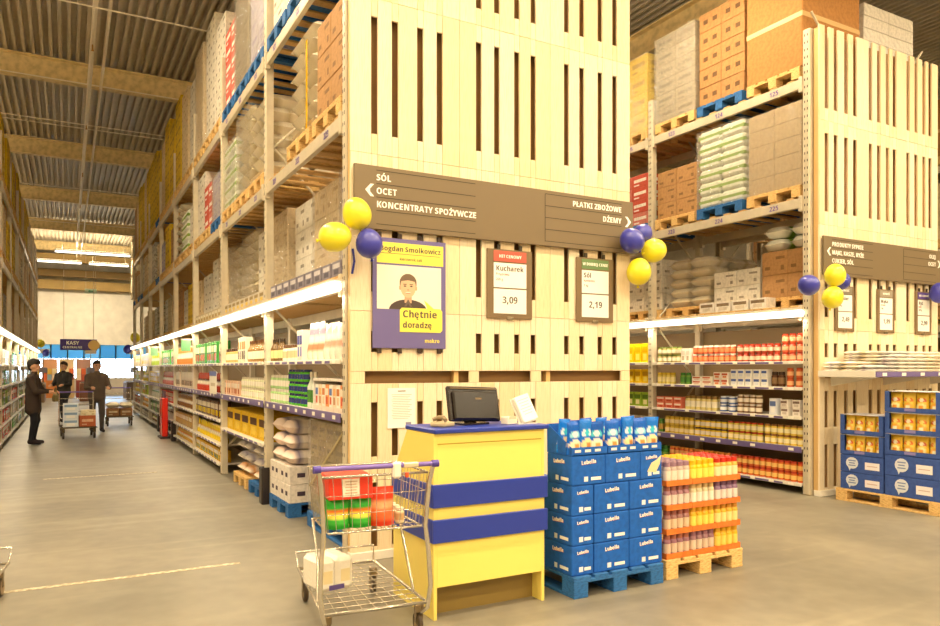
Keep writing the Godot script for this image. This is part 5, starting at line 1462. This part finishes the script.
	for q in 2:
		solo("aisle_flag", MB.new().box(Vector3(0, 0, 0.12), Vector3(0.006, 0.2, 0.16), lin(["6fae7a", "80b488"][q])).box(Vector3(0, 0.11, 0.1), Vector3(0.012, 0.02, 0.21), lin("e6e0d2")).mesh(), M.print, at(r, (3.0 + q * 2.0) * BAY, 0.0, 1.95), turned(r), "pale green flag sign sticking out at the %s bay" % ["fourth", "sixth"][q], "flag sign")
	t = thing("red_dump_stand", "slim red display stand before the fifth upright", "display stand", at(r, 4.32 * BAY, 0.1, 0), turned(r))
	part(t, "column", bmesh(Vector3(0.5, 0.85, 0.12), lin("d8281c"), 0.02, Vector3(0, 0.47, 0)), M.gloss)
	part(t, "foot", bmesh(Vector3(0.54, 0.045, 0.2), lin("3a2a24"), 0.005, Vector3(0, 0.0225, 0)), M.print)
	part(t, "header", bmesh(Vector3(0.5, 0.16, 0.03), lin("5a3040"), 0.005, Vector3(0, 0.97, 0)), M.print)

func left_rack_goods() -> void:
	var r: Dictionary = racks[2]
	var ys := [1.62, 1.2, 0.8, 0.45, 0.14]
	var fam := [["cream", "efe4cc"], ["white", "f0eae0"], ["green", "5a9a3c"], ["green and yellow", "8aa83c"], ["red", "d83020"]]
	for b in range(3, 11):
		for k in 5:
			shelf(r, b, ys[k], false, "%s shelf from the top, %s bay, rack beside the shopper" % [NTH[k], NTH[b]])
			var f: Array = fam[(k + (b % 3 if k < 4 else 0)) % 5] if not (k == 4 and b > 4) else ["green", "3f9a34"]
			if b == 4 and k == 4: f = ["red", "d83020"]
			var hh: float = [0.3, 0.3, 0.27, 0.24, 0.24][k]
			row(r, b, ys[k], 0.08, 2.64, pack(Vector3(0.24 if b < 7 else 0.42, hh, 0.14), f[1], "f4ead2", "c8a070" if k % 2 else "8a9a58"), 0.26 if b < 7 else 0.44, hh, 0.15, String(f[0]).replace(" and ", "_") + "_pack", "%s pack, %s shelf from the top, %s bay, rack beside the shopper" % [f[0], NTH[k], NTH[b]], "pack", "goods on the rack beside the shopper")
	var t := thing("hanging_price_sheet", "white price sheet hung on the rack above the shopper's shelf", "price sheet", at(r, 4.55 * BAY, 0.05, 1.62), turned(r))
	part(t, "sheet", bmesh(Vector3(0.7, 0.42, 0.004), lin("f2eadc")), M.print)
	part(t, "band", bmesh(Vector3(0.5, 0.06, 0.002), lin("a89ab0")), M.print, Vector3(0, 0.08, 0.003))

# ---------------------------------------------------------------- people
# bones: [a, b, radius at a, radius at b, colour]; one smooth surface over them all
func flesh(mb: MB, bones: Array, cell: float, soft: float) -> void:
	var lo := Vector3.ONE * 1e9
	var hi := -lo
	for b in bones:
		var m: float = maxf(b[2], b[3]) + cell * 3
		for q in 2:
			lo = lo.min(b[q] - Vector3.ONE * m); hi = hi.max(b[q] + Vector3.ONE * m)
	var n := Vector3i(((hi - lo) / cell).ceil()) + Vector3i.ONE
	var f := PackedFloat32Array(); f.resize(n.x * n.y * n.z); f.fill(1.0)
	var best := PackedFloat32Array(); best.resize(f.size()); best.fill(1e9)
	var who := PackedInt32Array(); who.resize(f.size())
	for bi in bones.size():
		var b: Array = bones[bi]
		var a: Vector3 = b[0]
		var ab: Vector3 = b[1] - a
		var ll := maxf(ab.length_squared(), 1e-9)
		var m: float = maxf(b[2], b[3]) + cell * 2.5 + soft
		var i0 := Vector3i(((a.min(b[1]) - Vector3.ONE * m - lo) / cell).floor()).clamp(Vector3i.ZERO, n - Vector3i.ONE)
		var i1 := Vector3i(((a.max(b[1]) + Vector3.ONE * m - lo) / cell).ceil()).clamp(Vector3i.ZERO, n - Vector3i.ONE)
		for z in range(i0.z, i1.z + 1):
			for y in range(i0.y, i1.y + 1):
				for x in range(i0.x, i1.x + 1):
					var p := lo + Vector3(x, y, z) * cell
					var k := clampf((p - a).dot(ab) / ll, 0.0, 1.0)
					var d: float = (p - a - ab * k).length() - lerpf(b[2], b[3], k)
					var q := (z * n.y + y) * n.x + x
					if d < best[q]:
						best[q] = d; who[q] = bi
					var o := f[q]
					var h := clampf(0.5 + 0.5 * (o - d) / soft, 0.0, 1.0)
					f[q] = lerpf(o, d, h) - soft * h * (1.0 - h)
	var vi := PackedInt32Array(); vi.resize(f.size()); vi.fill(-1)
	var sx := 1; var sy := n.x; var sz := n.x * n.y
	var offs := [0, sx, sy, sx + sy, sz, sz + sx, sz + sy, sz + sx + sy]
	var cor := [Vector3(0, 0, 0), Vector3(1, 0, 0), Vector3(0, 1, 0), Vector3(1, 1, 0), Vector3(0, 0, 1), Vector3(1, 0, 1), Vector3(0, 1, 1), Vector3(1, 1, 1)]
	var eds := [[0, 1], [2, 3], [4, 5], [6, 7], [0, 2], [1, 3], [4, 6], [5, 7], [0, 4], [1, 5], [2, 6], [3, 7]]
	for z in n.z - 1:
		for y in n.y - 1:
			for x in n.x - 1:
				var q := z * sz + y * sy + x
				var inside := 0
				for k in 8:
					if f[q + offs[k]] < 0.0: inside += 1
				if inside == 0 or inside == 8: continue
				var s := Vector3.ZERO
				var c := 0
				for e in eds:
					var a := f[q + offs[e[0]]]; var b := f[q + offs[e[1]]]
					if (a < 0.0) != (b < 0.0):
						s += (cor[e[0]] as Vector3).lerp(cor[e[1]], a / (a - b)); c += 1
				var g := Vector3(f[q + sx] - f[q], f[q + sy] - f[q], f[q + sz] - f[q]).normalized()
				vi[q] = mb.vert(lo + (Vector3(x, y, z) + s / c) * cell, g, bones[who[q]][4])
	for z in range(1, n.z - 1):
		for y in range(1, n.y - 1):
			for x in range(1, n.x - 1):
				var q := z * sz + y * sy + x
				for ax in [[sx, sy, sz], [sy, sz, sx], [sz, sx, sy]]:
					var a := f[q]; var b := f[q + ax[0]]
					if (a < 0.0) == (b < 0.0): continue
					var p := [vi[q], vi[q - ax[1]], vi[q - ax[1] - ax[2]], vi[q - ax[2]]]
					if p.min() < 0: continue
					if a < 0.0: mb.idx.append_array([p[0], p[2], p[1], p[0], p[3], p[2]])
					else: mb.idx.append_array([p[0], p[1], p[2], p[0], p[2], p[3]])

func person(label: String, p: Vector3, turn: float, c: Dictionary, reach: float, cell: float, stride := 0.0) -> void:
	var coat := lin(c.coat); var leg := lin(c.legs); var skin := lin("cf9f7c"); var shoe := lin("241a16"); var hair := lin(c.hair)
	var b := []
	for s in [-1.0, 1.0]:
		var st: float = stride * s
		b.append([Vector3(s * 0.085, 0.9, 0), Vector3(s * 0.09, 0.5, 0.03 + st * 0.6), 0.092, 0.064, leg])
		b.append([Vector3(s * 0.09, 0.5, 0.03 + st * 0.6), Vector3(s * 0.09, 0.1, -0.03 + st), 0.064, 0.046, leg])
		b.append([Vector3(s * 0.09, 0.06, -0.05 + st), Vector3(s * 0.1, 0.042, 0.13 + st), 0.044, 0.038, shoe])
		b.append([Vector3(s * 0.06, c.hem, -0.01), Vector3(s * 0.06, 1.05, -0.01), 0.135, 0.12, coat])
		b.append([Vector3(s * 0.06, 1.05, -0.01), Vector3(s * 0.085, 1.3, -0.01), 0.12, 0.115, coat])
		b.append([Vector3(s * 0.12, 1.37, -0.01), Vector3(s * 0.19, 1.34, -0.01), 0.075, 0.068, coat])
		var el := Vector3(s * 0.25, 1.08, 0.02 + reach * 0.2)
		var wr := Vector3(s * 0.17, 1.02 + reach * 0.15, 0.12 + reach * 0.5)
		b.append([Vector3(s * 0.2, 1.33, -0.01), el, 0.066, 0.052, coat])
		b.append([el, wr, 0.052, 0.038, coat])
	b.append([Vector3(0, 1.4, -0.01), Vector3(0, 1.46, 0.01), 0.062, 0.055, lin(c.scarf)])
	var mb := MB.new()
	flesh(mb, b, cell, 0.035)
	# head and hands on finer grids
	var h := []
	h.append([Vector3(0, 1.42, 0.0), Vector3(0, 1.52, 0.015), 0.05, 0.05, skin])
	h.append([Vector3(0, 1.60, 0.0), Vector3(0, 1.625, 0.01), 0.088, 0.088, skin])
	h.append([Vector3(0, 1.56, 0.035), Vector3(0, 1.535, 0.06), 0.062, 0.04, skin])
	h.append([Vector3(0, 1.595, 0.092), Vector3(0, 1.572, 0.112), 0.012, 0.016, skin])
	h.append([Vector3(-0.02, 1.545, 0.092), Vector3(0.02, 1.545, 0.092), 0.008, 0.008, lin("a8604e")])
	for s in [-1.0, 1.0]:
		h.append([Vector3(s * 0.088, 1.6, -0.005), Vector3(s * 0.092, 1.57, -0.002), 0.015, 0.012, skin])
		h.append([Vector3(s * 0.03, 1.605, 0.085), Vector3(s * 0.032, 1.605, 0.086), 0.011, 0.011, lin("3a2c24")])
	flesh(mb, h, cell * 0.5, 0.012)
	for s in [-1.0, 1.0]:
		var wr := Vector3(s * 0.17, 1.02 + reach * 0.15, 0.12 + reach * 0.5)
		var g := [[wr, wr + Vector3(-s * 0.01, -0.005, 0.07), 0.03, 0.034, skin], [wr + Vector3(-s * 0.03, 0.0, 0.03), wr + Vector3(-s * 0.055, 0.0, 0.075), 0.013, 0.01, skin]]
		for k in 4:
			var o: Vector3 = wr + Vector3(-s * 0.01 + (k - 1.5) * 0.02, -0.005, 0.08)
			g.append([o, o + Vector3(0, -0.012, 0.035), 0.0105, 0.01, skin])
			g.append([o + Vector3(0, -0.012, 0.035), o + Vector3(0, -0.045 + 0.004 * absf(k - 1.5), 0.042), 0.01, 0.008, skin])
		flesh(mb, g, cell * 0.4, 0.006)
	var t := thing("person", label, "person", p, turn)
	part(t, "body", mb.mesh(), M.cloth)
	var hm := MB.new()
	flesh(hm, [[Vector3(0, 1.64, -0.02), Vector3(0, 1.655, 0.0), 0.1, 0.094, hair], [Vector3(0, 1.58, -0.06), Vector3(0, 1.54, -0.055), 0.06, 0.045, hair]] + ([[Vector3(-0.05, 1.675, 0.06), Vector3(0.05, 1.675, 0.06), 0.05, 0.05, hair], [Vector3(-0.05, 1.655, 0.105), Vector3(0.05, 1.655, 0.105), 0.018, 0.018, hair]] if c.hat else []), cell * 0.6, 0.02)
	part(t, "hat" if c.hat else "hair", hm.mesh(), M.cloth)

# ---------------------------------------------------------------- the far end of the aisle
func far_end() -> void:
	person("person in a long dark coat and dark cap standing by the shelves", Vector3(-0.6, 0, -17.2), PI / 2 - 0.2, {"coat": "3a2c22", "legs": "1c1a1e", "hair": "2a2220", "scarf": "4a3626", "hem": 0.72, "hat": true}, 0.35, 0.016)
	person("person in a brown jacket pushing the loaded platform trolley", Vector3(0.62, 0, -19.8), 0.15, {"coat": "5f5144", "legs": "4a4038", "hair": "3a2e26", "scarf": "6a5a4c", "hem": 0.86, "hat": false}, 0.45, 0.022, 0.12)
	person("person in a black jacket bending towards the tills", Vector3(-0.1, 0, -24.0), -0.6, {"coat": "33302e", "legs": "2a2a30", "hair": "3a2c20", "scarf": "40382f", "hem": 0.86, "hat": false}, 0.3, 0.024, 0.08)
	# paper bag the shopper holds
	solo("paper_bag", pouch(Vector3(0.24, 0.3, 0.14), [[0.4, "7a6a44"], [0.6, "a89a70"], [1.0, "6f6038"]]), M.cloth, Vector3(-0.22, 0.86, -17.28), PI / 2, "olive paper bag held by the shopper in the dark coat", "bag")
	platform_trolley("grey platform trolley loaded with blue and white packs in the aisle", Vector3(0.2, 0, -18.55), 0.05, 0.72, 0.95)
	platform_trolley("grey platform trolley loaded with brown packs near the tills", Vector3(1.22, 0, -22.0), 0.0, 0.68, 0.95)
	for k in 3:
		solo("water_pack", pack(Vector3(0.3, 0.17, 0.3), "dfe8ee", "8aa8c8", "f4f4f0"), M.gloss, Vector3(0.06, 0.262 + k * 0.172, -18.3), 0.0, "white and blue pack, %s layer on the platform trolley" % NTH[k], "pack", "packs on the platform trolley")
	solo("orange_carton", carton_mesh(Vector3(0.32, 0.24, 0.3), lin("b8603a"), lin("e0b088"), 1), M.card, Vector3(0.38, 0.262, -18.3), 0.05, "orange-brown carton beside the water packs", "carton")
	solo("cream_carton", carton_mesh(Vector3(0.3, 0.12, 0.3), lin("e6d8b4"), lin("c0a878"), 0), M.card, Vector3(0.4, 0.503, -18.3), 0.0, "cream carton on top of the orange-brown one", "carton")
	for k in 2:
		solo("brown_pack", carton_mesh(Vector3(0.3, 0.2, 0.5), lin("9a6a44"), lin("d8c09a"), 1), M.card, Vector3(1.07 + k * 0.32, 0.262, -22.0), 0.0, "brown pack on the trolley near the tills", "pack", "brown packs")
	for k in 2:
		solo("cream_bag", sack_mesh(Vector3(0.3, 0.14, 0.45), [[0.4, lin("e8dcc0")], [0.6, lin("c8a068")], [1.0, lin("efe6d0")]]), M.cloth, Vector3(1.07 + k * 0.32, 0.47, -22.0), 0.1, "cream bag on the brown packs", "bag", "cream bags")
	# tills
	for k in 3:
		var x := -1.2 + k * 2.0
		var t := thing("till_counter", "brown till counter with a dark belt, %s before the end windows" % NTH[k], "till", Vector3(x, 0, -39.0 - k * 0.6), 0.0, "till counters")
		part(t, "cabinet", bmesh(Vector3(0.6, 0.85, 2.4), lin(["7a6248", "8a5a44", "6f5c4c"][k]), 0.02, Vector3(0, 0.425, 0)), M.print)
		part(t, "belt", bmesh(Vector3(0.5, 0.03, 2.2), lin("2f2824"), 0.01, Vector3(0, 0.865, 0)), M.print)
		part(t, "screen_pole", MB.new().tube([Vector3(0.2, 0.85, -0.6), Vector3(0.2, 1.4, -0.6)], 0.025, 6, lin("5a5048")).mesh(), M.print)
		part(t, "till_screen", bmesh(Vector3(0.34, 0.26, 0.04), lin("8a8490"), 0.01, Vector3(0.2, 1.45, -0.6)), M.print)
		part(t, "number_sign", bmesh(Vector3(0.5, 0.2, 0.04), lin("d8c8b0"), 0.01, Vector3(0.2, 2.35, -0.9)), M.print)
		part(t, "sign_pole", MB.new().tube([Vector3(0.2, 0.85, -0.9), Vector3(0.2, 2.3, -0.9)], 0.02, 6, lin("8a7f70")).mesh(), M.print)
	# glazing of the end wall: blue printed band over clear panes
	var n := 8
	for k in n:
		var x := -2.4 + (k + 0.5) * 6.4 / n
		var w := struct("window_%d" % (k + 1), MB.new().box(Vector3(-0.4, 1.93, 0), Vector3(0.06, 1.86, 0.1), lin("b8b4ac")).box(Vector3(0.4, 1.93, 0), Vector3(0.06, 1.86, 0.1), lin("b8b4ac")).box(Vector3(0, 2.05, 0), Vector3(0.8, 0.05, 0.1), lin("b8b4ac")).mesh(), M.print, Vector3(x, 0, -46.05))
		part(w, "pane", bmesh(Vector3(0.75, 1.05, 0.01), Color.WHITE, 0.0, Vector3(0, 1.52, 0)), M.pane)
		part(w, "blue_banner", bmesh(Vector3(0.75, 0.78, 0.01), lin(["58bdf2", "74ccf6", "4ab2ee"][k % 3]), 0.0, Vector3(0, 2.47, 0.02)), M.banner)
	for k in 4:
		var st := thing("promotion_stand", "%s promotion stand stacked with packs before the end windows" % ["brown", "orange", "tan", "maroon"][k], "display stand", Vector3(-1.6 + k * 0.78, 0, -43.6), 0.0, "promotion stands by the windows")
		var sc := lin(["7a5a40", "c87a3c", "c8a878", "8a3c34"][k])
		part(st, "cabinet", bmesh(Vector3(0.7, 0.9, 0.5), sc, 0.01, Vector3(0, 0.45, 0)), M.print)
		part(st, "back_board", bmesh(Vector3(0.7, 2.0, 0.04), sc.lerp(lin("efe2c8"), 0.25), 0.005, Vector3(0, 1.0, -0.26)), M.print)
		for q in 6: part(st, "pack", bmesh(Vector3(0.2, 0.3, 0.2), lin(["e8d8b0", "d86a3c", "8aa8b8", "f0e0c0", "b8583c", "d8b04a"][(q + k) % 6]), 0.006), M.print, Vector3(-0.22 + (q % 3) * 0.22, 1.06 + (q / 3) * 0.31, -0.1))
	var s := thing("till_sign", "purple hanging sign with white words over the tills", "sign", Vector3(0.45, 2.62, -38.0), 0.0)
	part(s, "board", bmesh(Vector3(1.5, 0.5, 0.05), lin("43307f"), 0.01), M.gloss)
	lettering(s, "lettering", "KASY", 0.16, Vector3(-0.25, 0.08, 0.027), M.white, 1)
	lettering(s, "lettering", "CENTRALNE", 0.1, Vector3(-0.25, -0.12, 0.027), M.white, 1)
	part(s, "disc", MB.new().lathe([[0.0, -0.03, lin("e0a850")], [0.24, -0.03, lin("e0a850")], [0.24, 0.03, lin("e8b860")], [0.0, 0.03, lin("f0c878")]], 16, Vector3(0.62, -0.02, 0.06), 2).mesh(), M.print)
	for k in 2: part(s, "cable", MB.new().tube([Vector3((k - 0.5) * 1.2, 0.25, 0), Vector3((k - 0.5) * 1.2, 5.7, 0)], 0.01, 4).mesh(), M.steel)
	var ex := thing("exit_sign", "small green and white exit sign hanging before the white wall", "exit sign", Vector3(0.95, 5.15, -38.5), 0.0)
	part(ex, "plate", bmesh(Vector3(0.5, 0.22, 0.02), lin("d8ecd8"), 0.004), M.print)
	part(ex, "arrow", MB.new().prism([Vector2(-0.12, 0.0), Vector2(-0.02, 0.08), Vector2(-0.02, 0.03), Vector2(0.12, 0.03), Vector2(0.12, -0.03), Vector2(-0.02, -0.03), Vector2(-0.02, -0.08)], 0.0, 0.002, lin("6fb890")).mesh(), M.print, Vector3(0, 0, 0.01))
	for k in 2: part(ex, "cable", MB.new().tube([Vector3((k - 0.5) * 0.4, 0.1, 0), Vector3((k - 0.5) * 0.4, 3.17, 0)], 0.008, 4).mesh(), M.steel)
	var du := thing("air_duct", "square grey ventilation duct at the far end of the poster rack", "duct", Vector3(3.3, 5.0, -40.5))
	part(du, "shaft", bmesh(Vector3(0.95, 3.25, 0.9), lin("a89a7c"), 0.01, Vector3(0, 1.65, 0)), M.print)
	for k in 4: part(du, "flange", bmesh(Vector3(1.02, 0.05, 0.97), lin("8f8266"), 0.004, Vector3(0, 0.3 + k * 0.85, 0)), M.print)
	part(du, "grille", bmesh(Vector3(0.6, 0.4, 0.03), lin("6a5f48"), 0.004, Vector3(0, 0.8, 0.455)), M.print)
	for k in 2:
		balloon(Vector3([-1.0, 2.05][k], 2.6, [-35.9, -27.7][k]), 0.16, false, Vector3(0.1, 0, 0.2), ["yellow balloon at the far end of the rack beside the shopper", "yellow balloon at the far end of the poster rack"][k], Vector3([-1.1, 2.05][k], 2.2, [-35.65, -27.5][k]))
		balloon(Vector3([-0.8, 1.82][k], 2.2, [-35.85, -27.75][k]), 0.14, true, Vector3(0.1, 0, -0.2), ["blue balloon at the far end of the rack beside the shopper", "blue balloon at the far end of the poster rack"][k], Vector3([-1.1, 2.05][k], 2.2, [-35.65, -27.5][k]))

func platform_trolley(label: String, p: Vector3, turn: float, w: float, l: float) -> void:
	var t := thing("platform_trolley", label, "trolley", p, turn, "platform trolleys")
	part(t, "deck", bmesh(Vector3(w, 0.03, l), lin("8d8578"), 0.008, Vector3(0, 0.245, 0)), M.chrome)
	for s in [-1, 1]:
		part(t, "handle_post", MB.new().tube([Vector3(s * w * 0.48, 0.24, -l * 0.48), Vector3(s * w * 0.48, 1.0, -l * 0.5)], 0.018, 6).mesh(), M.chrome)
		for e in [-1, 1]:
			var c := part(t, "caster", bmesh(Vector3(0.06, 0.1, 0.06), lin("6f6658"), 0.008, Vector3(0, 0.18, 0)), M.chrome, Vector3(s * w * 0.42, 0, e * l * 0.42))
			part(c, "wheel", MB.new().lathe([[0.0, -0.02, lin("332a22")], [0.075, -0.02, lin("332a22")], [0.075, 0.02, lin("332a22")], [0.0, 0.02, lin("332a22")]], 12, Vector3(0, 0.075, 0), 0).mesh(), M.print)
	part(t, "handle", MB.new().tube([Vector3(-w * 0.48, 1.0, -l * 0.5), Vector3(w * 0.48, 1.0, -l * 0.5)], 0.018, 6).mesh(), M.purple)
	for k in 4: part(t, "cross_rail", MB.new().tube([Vector3(-w * 0.48, 0.4 + k * 0.15, -l * 0.49), Vector3(w * 0.48, 0.4 + k * 0.15, -l * 0.49)], 0.009, 5).mesh(), M.chrome)
